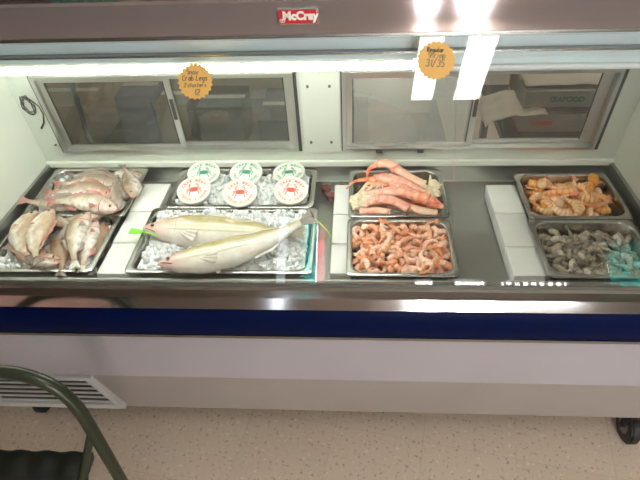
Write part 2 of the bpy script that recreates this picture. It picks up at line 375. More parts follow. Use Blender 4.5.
# rear wall (leaning), in its own frame: u = x, v = up the wall
RW = Matrix.Translation((0, .573, .677)) @ Matrix.Rotation(.162, 4, 'X')
def rbox(mb, x0, x1, v0, v1, d0, d1, bev=0): # d = depth behind the face
    mb.box(x0, x1, d0, d1, v0, v1, bev)
rw = MB(RW)
V0, V1 = .080, .388
WN = [(-1.012, -.160), (-.006, .848)]
for a, b in ((XL-.0, WN[0][0]), (WN[0][1], WN[1][0]), (WN[1][1], XR)): rw.box(a, b, 0, .03, -.10, .56)
for a, b in WN: rw.box(a, b, 0, .03, -.10, V0); rw.box(a, b, 0, .03, V1, .56)
cpart(rw, 'rear_wall', 'rear_white')
cpart(MB(RW).box(XL, XR, -.004, -.0005, -.06, .011), 'rear_skirt', 'deck_steel')
cpart(MB(RW).box(XL, XR, -.013, -.0005, .012, .036, .003), 'rear_ledge', 'liner_white')
# panel between the doors
pn = cpart(MB(RW).box(WN[0][1]+.02, WN[1][0]-.006, -.006, -.0005, V0-.008, .45, .002), 'divider_panel', 'rear_white')
for x in (-.115, -.045):
    for v in (.118, .34): cpart(MB(RW).cyl((x, -.008, v), .0045, .004, 'y', 12), 'screw', 'screw', pn)
cpart(MB(RW).cyl((-1.035, -.002, .11), .0035, .004, 'y', 12), 'screw', 'screw')
# sliding door track frames and doors
for wi, (a, b) in enumerate(WN):
    fr = MB(RW); t = .013
    fr.box(a, a+t, -.010, .028, V0, V1).box(b-t, b, -.010, .028, V0, V1).box(a+t, b-t, -.010, .028, V0, V0+.011).box(a+t, b-t, -.010, .028, V1-.012, V1)
    track = cpart(fr, 'door_track', 'aluminium')
    cpart(MB(RW).box(a-.004, a-.0005, -.008, 0, V0, V1), 'gasket', 'gasket', track); cpart(MB(RW).box(b+.0005, b+.011, -.008, 0, V0, V1), 'gasket', 'gasket', track)
    mid = [-.575, .422][wi]
    for di, (p, q, d) in enumerate(((a+t, mid+.014, .004), (mid-.012, b-t, .016))):
        t2 = .020; dm = MB(RW); z0, z1 = V0+.012, V1-.013
        wd = t2 if not (wi == 1 and di == 1) else .036
        dm.box(p, p+t2, d, d+.009, z0, z1, .0015).box(q-wd, q, d, d+.009, z0, z1, .0015).box(p+t2, q-wd, d, d+.009, z0, z0+.013).box(p+t2, q-wd, d, d+.009, z1-.016, z1)
        dr = cpart(dm, 'sliding_door', 'aluminium')
        cpart(MB(RW).box(p+t2, q-wd, d+.003, d+.006, z0+.013, z1-.016), 'pane', ['door_glass', 'door_glass', 'door_glass_grey_reflection', 'door_glass_clear'][wi*2+di], dr)
        cpart(MB(RW).box(p+t2, p+t2+.004, d+.001, d+.0028, z0+.013, z1-.016), 'gasket', 'gasket', dr); cpart(MB(RW).box(q-wd-.004, q-wd, d+.001, d+.0028, z0+.013, z1-.016), 'gasket', 'gasket', dr)
        cpart(MB(RW).box(*((q-.016, q-.004) if di == 0 else (p+.004, p+.016)), d-.004, d-.0002, z0+.12, z0+.20, .001), 'door_pull', 'gasket', dr)
for x in (.12, .262): cpart(MB(RW).box(x-.011, x+.011, -.018, -.011, V0-.004, V0+.007, .002), 'door_stop', 'gasket')
# thermostat sensor cable coiled on the left of the rear wall
pts = []
for i in range(90):
    a = i/90*2*PI*6; rr = .030+.006*math.sin(a*1.7+1)
    pts.append((-1.055+rr*.62*math.cos(a)+.004*math.sin(i*.7), -.012-.001*(i % 3), .285+rr*1.05*math.sin(a)+.004*math.cos(i*.9)))
cb = cpart(MB(RW).tube(pts, .0011, 5), 'sensor_cable', 'cable_black')
pts = [(-1.035, -.01, .30), (-1.02, -.012, .28), (-1.018, -.012, .25), (-1.03, -.012, .215), (-1.05, -.011, .19)]
cpart(MB(RW).tube(pts, [.0015, .0015, .002, .003, .0035], 6), 'sensor_bulb', 'cable_black', cb)
# canopy
cpart(MB().prism_x([(.120, 1.303), (.120, 1.379), (.126, 1.385), (.56, 1.385), (.56, 1.303)], OX0-.01, OX1+.01), 'canopy', 'canopy_steel', smooth=35)
cpart(MB().prism_x([(.1175, 1.2985), (.1175, 1.3065), (.119, 1.3065), (.150, 1.3025), (.150, 1.2985)], OX0-.01, OX1+.01), 'canopy_lip', 'edge_steel')
cpart(MB().box(OX0, OX1, .172, .56, 1.226, 1.302), 'lamp_housing', 'housing_blue')
cpart(MB().box(OX0, OX1, .150, .1715, 1.246, 1.2515), 'housing_bead', 'edge_steel')
cpart(MB().box(.185, XR, .178, .225, 1.205, 1.2255, .004), 'lamp_batten', 'housing_blue')
LT = MB().cyl((-.46, .198, 1.199), .0095, 1.27, 'x', 20); cpart(LT, 'lamp_tube', 'tube_lit', smooth=True)
cpart(MB().cyl((.192, .198, 1.199), .0155, .02, 'x', 20), 'lamp_socket', 'tube_off')
cpart(MB().cyl((.54, .198, 1.193), .0115, .66, 'x', 20), 'lamp_tube', 'tube_off', smooth=True)
# front glass
GA, GB = Vector((0, -.181, .8066)), Vector((0, .112, 1.298))
tg = (GB-GA).normalized(); ng = Vector((0, -tg.z, tg.y))
o_ = ng*.003
prof = [((GA+o_).y, (GA+o_).z), ((GB+o_).y, (GB+o_).z), ((GB-o_).y, (GB-o_).z), ((GA-o_).y, (GA-o_).z)]
seam = .268
cpart(MB().prism_x(prof, OX0, seam-.001), 'front_glass', 'front_glass')
cpart(MB().prism_x(prof, seam+.001, OX1), 'front_glass', 'front_glass')
# end supports for the canopy
for a, b in ((OX0, OX0+.02), (OX1-.02, OX1)):
    cpart(MB().prism_x([(.165, 1.226), (.56, 1.226), (.62, .66), (.60, .60), (.56, .60)], a-.021, a-.001) if a < 0 else MB().prism_x([(.165, 1.226), (.56, 1.226), (.62, .66), (.60, .60), (.56, .60)], b+.001, b+.021), 'side_cheek', 'aluminium')
# badge
bz0, bz1 = 1.3295, 1.3655
bd = cpart(MB().box(-.124-.014, -.030-.014, .1135, .1195, bz0, bz1, .0015), 'name_badge', 'chrome')
cpart(MB().box(-.1205-.014, -.0345-.014, .1120, .1133, bz0+.0045, bz1-.003), 'badge_field', 'badge_red', bd)
bm_ = CP @ Matrix.Translation((-.086, .1116, (bz0+bz1)/2+.002)) @ Matrix.Rotation(PI/2, 4, 'X')
t1 = text_mesh('McCray', .0250, bm_, .0004, .0013, 0, 'badge_lettering', 'badge_white', bd)
cr_ = MB(); cr_.m = CP
def ribbon(mb, pts, wd, mw, z=0.0005):
    """flat pen stroke through 2-D points"""
    n = len(pts); P = [Vector(p) for p in pts]; L_ = []
    for i in range(n):
        t = (P[min(i+1, n-1)]-P[max(i-1, 0)]); t.normalize() if t.length else None
        nn = Vector((-t.y, t.x))*wd/2; L_.append((P[i]+nn, P[i]-nn))
    A = [[mb.bm.verts.new(mw @ Vector((q.x, q.y, zz))) for q in pr] for pr in L_ for zz in (z,)]
    B = [[mb.bm.verts.new(mw @ Vector((q.x, q.y, 0))) for q in pr] for pr in L_]
    for i in range(n-1):
        mb.face([A[i][0], A[i][1], A[i+1][1], A[i+1][0]]); mb.face([B[i][0], B[i+1][0], B[i+1][1], B[i][1]])
        mb.face([A[i][0], A[i+1][0], B[i+1][0], B[i][0]]); mb.face([A[i][1], B[i][1], B[i+1][1], A[i+1][1]])
def arc(cx, cy, rx, ry, a0, a1, n=10): return [(cx+rx*math.cos(math.radians(a0+(a1-a0)*i/n)), cy+ry*math.sin(math.radians(a0+(a1-a0)*i/n))) for i in range(n+1)]
em = MB(); lm = CP @ Matrix.Translation((-.1285, .1116, bz0+.010)) @ Matrix.Rotation(PI/2, 4, 'X')
ribbon(em, arc(0, .001, .0035, .0035, 20, 320, 14), .0012, lm); ribbon(em, arc(.0045, .0005, .0028, .0035, 60, 360, 12), .0012, lm); ribbon(em, [(-.001, .001), (.003, .0015)], .001, lm)
em.build('badge_emblem', 'badge_white', bd)
# casters
for (x, y) in ((.945, -.085), (-1.09, -.02), (.945, .50), (-1.06, .50)):
    pl = MB().box(x-.045, x+.045, y-.04, y+.04, .190, .198)
    pl.cyl((x, y, .182), .022, .018); pl.prism_x([(y-.012, .176), (y+.028, .176), (y+.040, .065), (y+.016, .065)], x-.024, x-.020); pl.prism_x([(y-.012, .176), (y+.028, .176), (y+.040, .065), (y+.016, .065)], x+.020, x+.024)
    pl.box(x-.024, x+.024, y-.014, y+.030, .172, .177).cyl((x, y+.028, .064), .008, .056, 'x', 12)
    ca = cpart(pl, 'caster', 'caster_black')
    cpart(MB().cyl((x, y+.028, .064), .062, .032, 'x', 32, .006), 'caster_wheel', 'caster_black', ca, smooth=40)
    cpart(MB().cyl((x-.0162, y+.028, .064), .030, .002, 'x', 24), 'wheel_hub', 'caster_steel', ca)
# thin dark strip on the base below the bumper trim
cpart(MB().box(-.93, -.70, -.1665, -.1652, .6235, .6275), 'trim_strip', 'gasket')

# ---------------- steel pans ----------------
def rrect(w_, d_, rad, n=6):
    out = []
    for cx, cy, a0 in ((w_/2-rad, d_/2-rad, 0), (-w_/2+rad, d_/2-rad, 90), (-w_/2+rad, -d_/2+rad, 180), (w_/2-rad, -d_/2+rad, 270)):
        for i in range(n+1):
            a = math.radians(a0+90*i/n); out.append((cx+rad*math.cos(a), cy+rad*math.sin(a)))
    return out
def pan(x0, x1, y0, y1, label, depth=.062, lift=0., rad=.042, rot=0.):
    w_, d_ = x1-x0-.002, y1-y0-.002; mb = MB(); rings = []
    for (ins, z, rd) in ((.0, -.008, .018), (0, -.0015, .018), (.002, 0, .017), (.0125, 0, rad+.002), (.0145, -.0012, rad), (.016, -.005, rad), (.022, -depth+.012, rad-.004), (.026, -depth+.004, rad-.006), (.034, -depth, rad-.010)):
        rings.append([mb.v((p[0], p[1], z)) for p in rrect(w_-2*ins, d_-2*ins, rd)])
    n = len(rings[0])
    for i in range(len(rings)-1):
        for j in range(n): mb.face([rings[i][j], rings[i][(j+1) % n], rings[i+1][(j+1) % n], rings[i+1][j]])
    mb.face(rings[-1])
    o = mb.build('steel_pan', 'pan_steel', smooth=50)
    so = o.modifiers.new('thickness', 'SOLIDIFY'); so.thickness = .0009; so.offset = -1
    yc = (y0+y1)/2; o.location = ((x0+x1)/2, yc, DZ(yc, lift)); o.rotation_euler = (TH, 0, rot)
    tag(o, label, 'tray', 'steel food pans in the display case'); return o
P_LF = (-1.078, -.730, .004, .285); P_LR = (-1.070, -.716, .268, .560)
P_CUP = (-.600, -.098, .322, .567); P_FISH = (-.636, -.082, .004, .321)
P_CR = (.015, .340, .272, .553); P_SH = (.013, .335, -.002, .266)
P_RR = (.583, .903, .263, .525); P_RF = (.573, .893, -.003, .262)
pan(*P_LF, 'front left steel pan heaped with whole silver fish'); pan(*P_LR, 'rear left steel pan of whole fish by the back wall', lift=.006)
pan(*P_CUP, 'rear steel pan of ice holding six round crab tubs'); pan(*P_FISH, 'long front steel pan of ice with two big striped fish')
pan(*P_CR, 'steel pan heaped with crab legs'); pan(*P_SH, 'front steel pan full of small pink shrimp')
pan(*P_RR, 'rear right steel pan of large orange shrimp'); pan(*P_RF, 'front right steel pan of raw grey shrimp')

# white plastic risers between the pans
def riser(x0, x1, y0, y1, label, top=-.022):
    zt = DZ((y0+y1)/2, top)
    zb = .6015+.0102*(y0+y1)/2
    o = MB().box(x0, x1, y0+.001, y1-.001, zb+.001, zt, .003).build('plastic_riser', 'riser_white', smooth=40)
    o.data.transform(Matrix.Translation((-(x0+x1)/2, -(y0+y1)/2, -zb))); o.location = ((x0+x1)/2, (y0+y1)/2, zb)
    tag(o, label, 'riser', 'white plastic riser blocks between the pans')
for n_, (x0, x1, bnd) in {'left fish pans': (-.727, -.626, (.02, .165, .33, .50)), 'crab leg pan': (-.034, .027, (.03, .165, .315, .49)), 'right shrimp pans': (.488, .587, (.025, .155, .322, .488))}.items():
    for k in range(3):
        pos = ('front', 'middle', 'rear')[k]
        riser(x0, x1, bnd[k], bnd[k+1], '%s white riser block of three beside the %s' % (pos, n_))

# ---------------- ice ----------------
def in_pan(P, m_=.03): return (P[0]+m_, P[1]-m_, P[2]+m_, P[3]-m_)
ICO = []
def ico_pts(sub=1):
    t = bmesh.new(); bmesh.ops.create_icosphere(t, subdivisions=sub, radius=1)
    v = [q.co.copy() for q in t.verts]; t.verts.ensure_lookup_table(); fs = [[q.index for q in fc.verts] for fc in t.faces]; t.free(); return v, fs
IV, IF = ico_pts(2)
def cube_lump(mb, c, s_):
    rot = Matrix.Rotation(random.uniform(0, 6), 3, 'X') @ Matrix.Rotation(random.uniform(0, 6), 3, 'Y') @ Matrix.Rotation(random.uniform(0, 6), 3, 'Z')
    e = random.uniform(.35, .7); vs = []
    sx, sy, sz = [random.uniform(.7, 1.1) for _ in range(3)]
    for v in IV:
        q = Vector([math.copysign(abs(k)**e, k) for k in v]); q = Vector((q.x*sx, q.y*sy, q.z*sz))*s_
        vs.append(mb.bm.verts.new(Vector(c)+rot @ q))
    for fc in IF: mb.face([vs[i] for i in fc])
def ice_bed(P, hb, n, size, label, lump=None, name='ice'):
    x0, x1, y0, y1 = in_pan(P, .028); xc, yc = (x0+x1)/2, (y0+y1)/2
    mb = MB()
    nx, ny = 40, 26
    g_ = []
    for i in range(nx+1):
        row = []
        for j in range(ny+1):
            x = x0+(x1-x0)*i/nx; y = y0+(y1-y0)*j/ny
            h = hb+.008*noise.noise(Vector((x*30, y*30, 1)))+(lump(x, y) if lump else 0)-.006
            row.append(mb.v((x-xc, y-yc, h-(-.055))))
        g_.append(row)
    for i in range(nx):
        for j in range(ny): mb.face([g_[i][j], g_[i+1][j], g_[i+1][j+1], g_[i][j+1]])
    o = mb.build('crushed_ice', 'slush', smooth=True); o.location = (xc, yc, DZ(yc, -.055))
    tag(o, label, 'ice', kind='stuff')
    m2 = MB()
    for _ in range(n):
        x = random.uniform(x0+.004, x1-.004); y = random.uniform(y0+.004, y1-.004)
        h = hb+(lump(x, y) if lump else 0)+random.uniform(-.006, .006)
        cube_lump(m2, (x-xc, y-yc, h+.055), random.uniform(*size))
    m2.build('ice_cubes', 'ice', o, smooth=35)['kind'] = 'stuff'
    return o
ice_bed(P_FISH, -.020, 900, (.0050, .0100), 'crushed ice under the two big striped fish', lambda x, y: .022*max(0, min(1, (y-.17)/.1))+.006)
ice_bed(P_CUP, -.014, 560, (.0050, .0100), 'crushed ice around the round crab tubs')
ice_bed(P_LF, -.020, 200, (.006, .010), 'crushed ice under the fish in the front left pan')
ice_bed(P_LR, -.014, 170, (.006, .010), 'crushed ice under the fish in the rear left pan')
m2 = MB()
for (x, y, h) in [(-1.045, .04, .0), (-1.03, .055, .004), (-1.05, .07, .0), (-1.02, .035, 0)]:
    cube_lump(m2, (x+1.04, y-.05, h), .012)
o = m2.build('ice_lump', 'ice', smooth=35); o.location = (-1.04, .05, DZ(.05, -.008)); tag(o, 'small heap of clear ice lumps in the front left corner of the fish pan', 'ice', kind='stuff')

# ---------------- fish ----------------
def interp(tab, s):
    for (a, va), (b, vb) in zip(tab, tab[1:]):
        if s <= b:
            t = (s-a)/(b-a) if b > a else 0; t = t*t*(3-2*t) if True else t
            return va+(vb-va)*t
    return tab[-1][1]
def lerp3(a, b, t): return tuple(x+(y-x)*t for x, y in zip(a, b))
HPROF = {'croaker': [(0, .05), (.05, .13), (.16, .23), (.32, .30), (.5, .275), (.72, .165), (.9, .08), (1, .07)],
         'bass': [(0, .022), (.05, .075), (.15, .150), (.32, .205), (.5, .205), (.72, .145), (.9, .07), (1, .062)],
         'porgy': [(0, .05), (.05, .15), (.16, .28), (.32, .36), (.5, .33), (.72, .19), (.9, .08), (1, .07)]}
def make_fish(name, L, kind, pal, bend=0., droop=0., fin='fin_pink', tailmat='fin_pink', skin='fish_skin', mouth=True, gill=True, n_s=26, n_r=18, tail_scale=1.):
    """head to +X, back to +Y, the visible flank up +Z. Body length L without tail."""
    root = empty(name)
    prof = HPROF[kind]; mb = MB()
    def spine(s): return Vector(((.5-s)*L, bend*L*((s-.45)**2)*2, droop*L*((s-.45)**2)*2))
    rings = []
    for i in range(n_s+1):
        s = i/n_s; s = s**1.15
        c = spine(s); t = (spine(min(1, s+.01))-spine(max(0, s-.01))).normalized()
        yv = Vector((0, 1, 0)); yv = (yv-t*yv.dot(t)).normalized(); zv = t.cross(yv);
        if zv.z < 0: zv = -zv
        H = interp(prof, s)*L*.5*1.05; W = H*(.66 if s < .3 else .66-.25*(s-.3))
        if kind == 'bass': W = H*.72*(1-.25*s)
        ring = []
        for j in range(n_r):
            a = 2*PI*j/n_r; cy = math.cos(a); sy = math.sin(a)
            yy = H*cy*(1.0 if cy > 0 else 1.05); zz = W*math.copysign(abs(sy)**.9, sy)
            if s > .2 and s < .26: zz *= 1.05          # gill cover edge
            dors = (cy+1)/2
            col = lerp3(pal['belly'], pal['flank'], min(1, max(0, (dors-.25)/.25))); col = lerp3(col, pal['back'], min(1, max(0, (dors-.50)/.26)))
            if s < .22: col = lerp3(pal['head'], col, max(0, (s-.06)/.16)*.8+.1)
            if s > .84: col = lerp3(col, pal['tail'], (s-.84)/.16*.8)
            nz = noise.noise(Vector((s*9, cy*2+L*31, sy*2)))
            if nz > .26: col = lerp3(col, pal['blush'], min(.7, (nz-.26)*3))
            if pal.get('stripes') and dors > .36 and s > .2:
                st = math.sin(dors*44)
                if st > .25: col = lerp3(col, pal['stripe'], .62)
            ring.append(mb.v(c+yv*yy+zv*zz, col))
        rings.append(ring)
    for i in range(n_s):
        for j in range(n_r): mb.face([rings[i][j], rings[i][(j+1) % n_r], rings[i+1][(j+1) % n_r], rings[i+1][j]])
    mb.face(rings[0][::-1]); mb.face(rings[-1])
    body = mb.build('body', skin, root, smooth=True)
    def fan(nm, base, d, spread, length, m, nrm=Vector((0, 0, 1)), th=.0009, fork=0., n=9, parent=root, basew=.2):
        b = MB(); d = d.normalized(); side = nrm.cross(d).normalized()
        top = []; bot = []
        for zz, lst in ((th, top), (-th, bot)):
            for k in range(n+1):
                a = (k/n-.5); ang = a*spread; ln = length*(1-fork*(1-abs(a)*2))*(1+.05*math.sin(k*2.4))
                inner = base+side*a*length*basew+nrm*(zz+.0012*(k % 2))
                outer = base+(d*math.cos(ang)+side*math.sin(ang))*ln+nrm*(zz*.4+.0015*(k % 2))
                lst.append((b.v(inner), b.v(outer)))
        for k in range(n):
            b.face([top[k][0], top[k][1], top[k+1][1], top[k+1][0]]); b.face([bot[k][0], bot[k+1][0], bot[k+1][1], bot[k][1]])
            b.face([top[k][1], bot[k][1], bot[k+1][1], top[k+1][1]]); b.face([top[k][0], top[k+1][0], bot[k+1][0], bot[k][0]])
        for k in (0, n): b.face([top[k][0], top[k][1], bot[k][1], bot[k][0]])
        return b.build(nm, m, parent)
    td = (spine(1)-spine(.95))
    fan('tail_fin', spine(.985), td, 1.0, .19*L*tail_scale, tailmat, fork=.22, basew=.22)
    # dorsal and anal fins: ridged strips
    def strip(nm, s0, s1, sign, hgt, m, notch=None):
        b = MB(); A = []; n = 14
        for k in range(n+1):
            s = s0+(s1-s0)*k/n; c = spine(s); H = interp(prof, s)*L*.5*1.05*(1 if sign > 0 else 1.05)
            hh = hgt*L*math.sin(PI*min(1, .18+.82*k/n))**.6*(1 if k % 2 else .8)
            if notch and abs(s-notch) < .03: hh *= .25
            yv = Vector((0, sign, 0))
            bs = c+yv*(H*.93)
            A.append([b.v(bs+Vector((0, 0, .0009))), b.v(bs+yv*(hh+.07*H)+Vector((-.02*L, 0, .0015))), b.v(bs+yv*(hh+.07*H)+Vector((-.02*L, 0, 0.0007))), b.v(bs-Vector((0, 0, .0009)))])
        for k in range(n):
            for q in range(4): b.face([A[k][q], A[k+1][q], A[k+1][(q+1) % 4], A[k][(q+1) % 4]])
        b.face(A[0]); b.face(A[-1][::-1]); return b.build(nm, m, root)
    strip('dorsal_fin', .28, .82, 1, .055 if kind != 'bass' else .012, fin, notch=.56); strip('anal_fin', .62, .80, -1, .06 if kind != 'bass' else .02, fin)
    cP = spine(.27); WP = interp(prof, .27)*L*.5*.66
    fan('pectoral_fin', cP+Vector((0, -.02*L, WP*.95)), Vector((-1, -.35, .12)), .7, .13*L, fin, nrm=Vector((.1, 0, 1)).normalized(), n=6, basew=.15)
    fan('pectoral_fin', cP+Vector((0, -.02*L, -WP*.95)), Vector((-1, -.35, -.12)), .7, .13*L, fin, nrm=Vector((-.1, 0, 1)).normalized(), n=6, basew=.15)
    fan('pelvic_fin', spine(.34)+Vector((0, -interp(prof, .34)*L*.5, 0)), Vector((-1, -.6, 0)), .6, (.12 if kind != 'bass' else .055)*L, fin, n=5, basew=.15)
    # eyes
    e = spine(.095 if kind != 'bass' else .075); He = interp(prof, .095)*L*.5; er = .021*L if kind != 'bass' else .012*L
    wz = He*(.66 if kind != 'bass' else .72)
    for sg in (1, -1):
        t = bmesh.new(); bmesh.ops.create_uvsphere(t, u_segments=14, v_segments=8, radius=er*1.4); b = MB(); b.merge(t, Matrix.Translation(e+Vector((0, He*.28, sg*wz*.86))) @ Matrix.Diagonal((1, 1, .45, 1))); ey = b.build('eye', 'eye_ring', root, smooth=True)
        t = bmesh.new(); bmesh.ops.create_uvsphere(t, u_segments=12, v_segments=8, radius=er); b = MB(); b.merge(t, Matrix.Translation(e+Vector((0, He*.28, sg*(wz*.86+er*.42)))) @ Matrix.Diagonal((1, 1, .45, 1))); b.build('pupil', 'eye_dark', ey, smooth=True)
    if kind == 'bass':
        b = MB(); pts = []
        for k in range(7):
            s = .012+.016*k; c = spine(s); H = interp(prof, s)*L*.5*1.05; W = H*.72*(1-.25*s); cy = -.15-.07*k
            pts.append(c+Vector((0, H*cy, W*math.sqrt(1-cy*cy)**.9*1.02)))
        b.tube(pts, [.0010*L]+[.0030*L]*5+[.0010*L], 6); b.build('mouth', 'eye_dark', root, smooth=True)
    elif mouth:
        jl = .085*L
        p0 = spine(0)+Vector((.012*L, -.004*L, 0)); b = MB()
        b.tube([p0+Vector((-jl, -.035*L, .035*L*.6)), p0+Vector((-jl*.5, -.020*L, .026*L*.6)), p0+Vector((0, -.006*L, .004*L)), p0+Vector((.002*L, -.006*L, -.006*L))], [.004*L, .010*L, .014*L, .007*L], 8)
        b.tube([p0+Vector((-jl*.8, .006*L, .035*L*.6)), p0+Vector((-jl*.3, .012*L, .022*L*.6)), p0+Vector((.004*L, .010*L, 0))], [.003*L, .010*L, .013*L], 8)
        b.build('lips', pal.get('lips', 'mouth_pink'), root, smooth=True)
    if gill:
        b = MB(); pts = []
        for k in range(9):
            a = math.radians(-62+k*15.5); s = .215+.03*math.cos(a); c = spine(s); H = interp(prof, s)*L*.5*1.05; W = H*(.66 if kind != 'bass' else .72*(1-.25*s))
            cy = math.sin(a); pts.append(c+Vector((0, H*cy*1.0, W*math.sqrt(max(0, 1-cy*cy))**.9*1.04)))
        b.tube(pts, [.0008*L]+[(.0055 if kind != 'bass' else .0018)*L]*7+[.0008*L], 6); b.build('gill_edge', 'gill_red' if kind != 'bass' else 'mouth_pink', root, smooth=True)
    return root
def place(o, x, y, h, ang, roll=0., pitch=0.):
    o.rotation_mode = 'QUATERNION'
    m_ = Matrix.Rotation(math.radians(ang), 4, 'Z') @ Matrix.Rotation(math.radians(pitch), 4, 'Y') @ Matrix.Rotation(math.radians(roll), 4, 'X')
    o.location = (x, y, DZ(y, h)); o.rotation_quaternion = m_.to_quaternion(); return o
silver = dict(belly=(.90, .88, .82), flank=(.66, .60, .48), back=(.20, .155, .09), head=(.50, .34, .27), tail=(.55, .36, .28), blush=(.80, .48, .38))
white_ = dict(belly=(.88, .84, .76), flank=(.84, .77, .66), back=(.50, .37, .24), head=(.78, .56, .48), tail=(.64, .44, .34), blush=(.76, .32, .22))
brown = dict(belly=(.52, .38, .28), flank=(.38, .26, .18), back=(.19, .13, .08), head=(.40, .20, .15), tail=(.30, .17, .12), blush=(.60, .26, .18))
pinky = dict(belly=(.90, .85, .80), flank=(.74, .62, .54), back=(.34, .24, .17), head=(.60, .22, .18), tail=(.70, .34, .24), blush=(.78, .40, .34))
grey_ = dict(belly=(.60, .55, .48), flank=(.42, .36, .30), back=(.20, .17, .13), head=(.38, .27, .23), tail=(.40, .22, .19), blush=(.50, .30, .25))
G_ = 'whole fish heaped in the two left pans'
FL = [  # x, y, h, L, angle of head, roll, pitch, bend, kind, palette, tail, label
 (-.895, .505, .004, .185, -14, 38, 0, -.1, 'croaker', silver, 'fin_grey', 'silver olive fish lying furthest back against the rear wall'),
 (-.890, .452, .014, .215, -6, 42, 2, -.12, 'croaker', silver, 'fin_pink', 'second fish from the back, silver with an orange tail to the left'),
 (-.886, .380, .026, .215, -8, 30, 3, -.15, 'porgy', pinky, 'fin_pink', 'plump pale pink fish with red snout across the rear left pan'),
 (-.838, .292, .042, .215, -10, 38, 4, -.12, 'croaker', white_, 'fin_pink', 'cream fish with thick pink lips bridging the rims of the two left pans'),
 (-.748, .448, .014, .170, -66, 160, 6, .12, 'porgy', silver, 'fin_grey', 'white bellied fish at the right end of the rear left pan, head to the front'),
 (-.766, .348, .030, .140, -68, 25, 12, .1, 'porgy', grey_, 'fin_grey', 'short brown fish with its pink head over the right rim of the rear left pan'),
 (-.955, .318, .018, .200, 6, 30, 2, .1, 'croaker', grey_, 'fin_pink', 'grey fish with a dark pink tail by the left wall, half under the others'),
 (-1.004, .150, .016, .220, 104, 170, -4, .32, 'porgy', white_, 'fin_grey', 'leftmost cream fish in the front left pan, belly outward'),
 (-.940, .140, .030, .225, 98, 165, -4, .22, 'porgy', white_, 'fin_grey', 'second cream fish from the left in the front left pan'),
 (-.822, .140, .028, .215, 96, 12, -5, -.18, 'croaker', silver, 'fin_pale', 'long silver fish with open pink mouth up, centre of the front left pan'),
 (-.790, .135, .006, .205, 98, 10, -3, -.1, 'croaker', pinky, 'fin_pale', 'speckled pale fish second from the right rim of the front left pan'),
 (-.765, .150, -.010, .190, 97, 50, 0, -.1, 'croaker', brown, 'fin_grey', 'reddish brown fish against the right rim of the front left pan'),
 (-.930, .062, .004, .170, -10, 20, 2, .15, 'croaker', brown, 'fin_grey', 'brown fish lying crosswise at the front of the front left pan'),
 (-.885, .190, -.002, .180, 80, 20, 0, .1, 'croaker', grey_, 'fin_grey', 'dark grey fish under the silver one in the front left pan'),
 (-.905, .215, .016, .170, 150, 20, 4, .1, 'croaker', grey_, 'fin_pink', 'mottled grey fish facing left, in the middle where the two left pans meet'),
 (-.860, .095, -.006, .180, 120, 15, 0, .1, 'croaker', brown, 'fin_grey', 'dark brown fish under the long silver one, tail towards the front rim'),
 (-.800, .410, .004, .170, -20, 30, 0, .1, 'croaker', silver, 'fin_grey', 'silver fish filling the middle right of the rear left pan'),
 (-.900, .040, .006, .120, -8, 0, 0, .1, 'croaker', pinky, 'fin_pink', 'small fish with reddish pink head at the very front of the front left pan'),
 (-.800, .530, -.006, .150, -20, 20, 0, .1, 'croaker', silver, 'fin_grey', 'silver fish mostly hidden at the back right of the rear left pan'),
 (-.860, .245, .008, .170, 20, 0, 0, .1, 'croaker', brown, 'fin_grey', 'brown fish wedged under the cream one where the two left pans meet'),
 (-1.0, .235, -.004, .150, 60, 0, 0, .1, 'croaker', brown, 'fin_pink', 'brown fish low down between the grey one and the cream ones at left'),
]
for (x, y, h, L_, an, ro, pi_, be, kd, pal, tl, lb) in FL:
    fo = make_fish('whole_fish', L_, kd, pal, be, 0, 'fin_pink' if pal in (white_, pinky) else 'fin_grey', tl)
    place(fo, x, y, h, an, ro, pi_); tag(fo, lb, 'fish', G_)
# two big striped fish
bpal = dict(belly=(.88, .86, .78), flank=(.80, .78, .66), back=(.30, .25, .10), head=(.76, .44, .40), tail=(.52, .46, .36), blush=(.84, .66, .58), stripes=True, stripe=(.40, .32, .10))
fa = make_fish('striped_fish', .47, 'bass', bpal, .02, 0, 'fin_pale', 'fin_pale', 'bass_skin', n_s=40, n_r=64, tail_scale=.6)
place(fa, -.390, .172, .016, 177, -34, 0); 
fa.scale = (1, -1, 1)
tag(fa, 'big striped fish with pink head at the left end of the ice pan', 'fish')
fb = make_fish('striped_fish', .43, 'bass', bpal, .13, 0, 'fin_pale', 'fin_grey', 'bass_skin', n_s=40, n_r=64, gill=False, tail_scale=.75)
place(fb, -.318, .066, .030, 199, -22, 4)
fb.scale = (1, -1, 1)
tag(fb, 'big striped fish in front with its tail raised at the right end', 'fish')
# tags fixed to the fish: one in the jaw, one at the tail
tb = MB(); tb.prism_z([(-.012, -.012), (.030, -.007), (.030, .007), (-.012, .014)], 0, .003); tb.tube([(.028, 0, .0015), (.060, -.008, .003), (.085, -.02, .002)], .0022, 6)
tg_ = tb.build('jaw_tag', 'tag_green', fa); tg_['label'] = 'bright green plastic tag'
bpy.context.view_layer.update()
tg_.matrix_world = Matrix.Translation((-.655, .178, DZ(.17, .012))) @ Matrix.Rotation(-.08, 4, 'Z')
tb = MB(); tb.tube([(0, 0, 0), (.02, -.03, .002), (.045, -.065, -.002), (.055, -.085, -.01)], .0016, 6)
tg_ = tb.build('tail_tag', 'tag_yellow', fb); tg_['label'] = 'yellow green plastic tie'
tg_.matrix_world = Matrix.Translation((-.088, .245, DZ(.24, .012)))

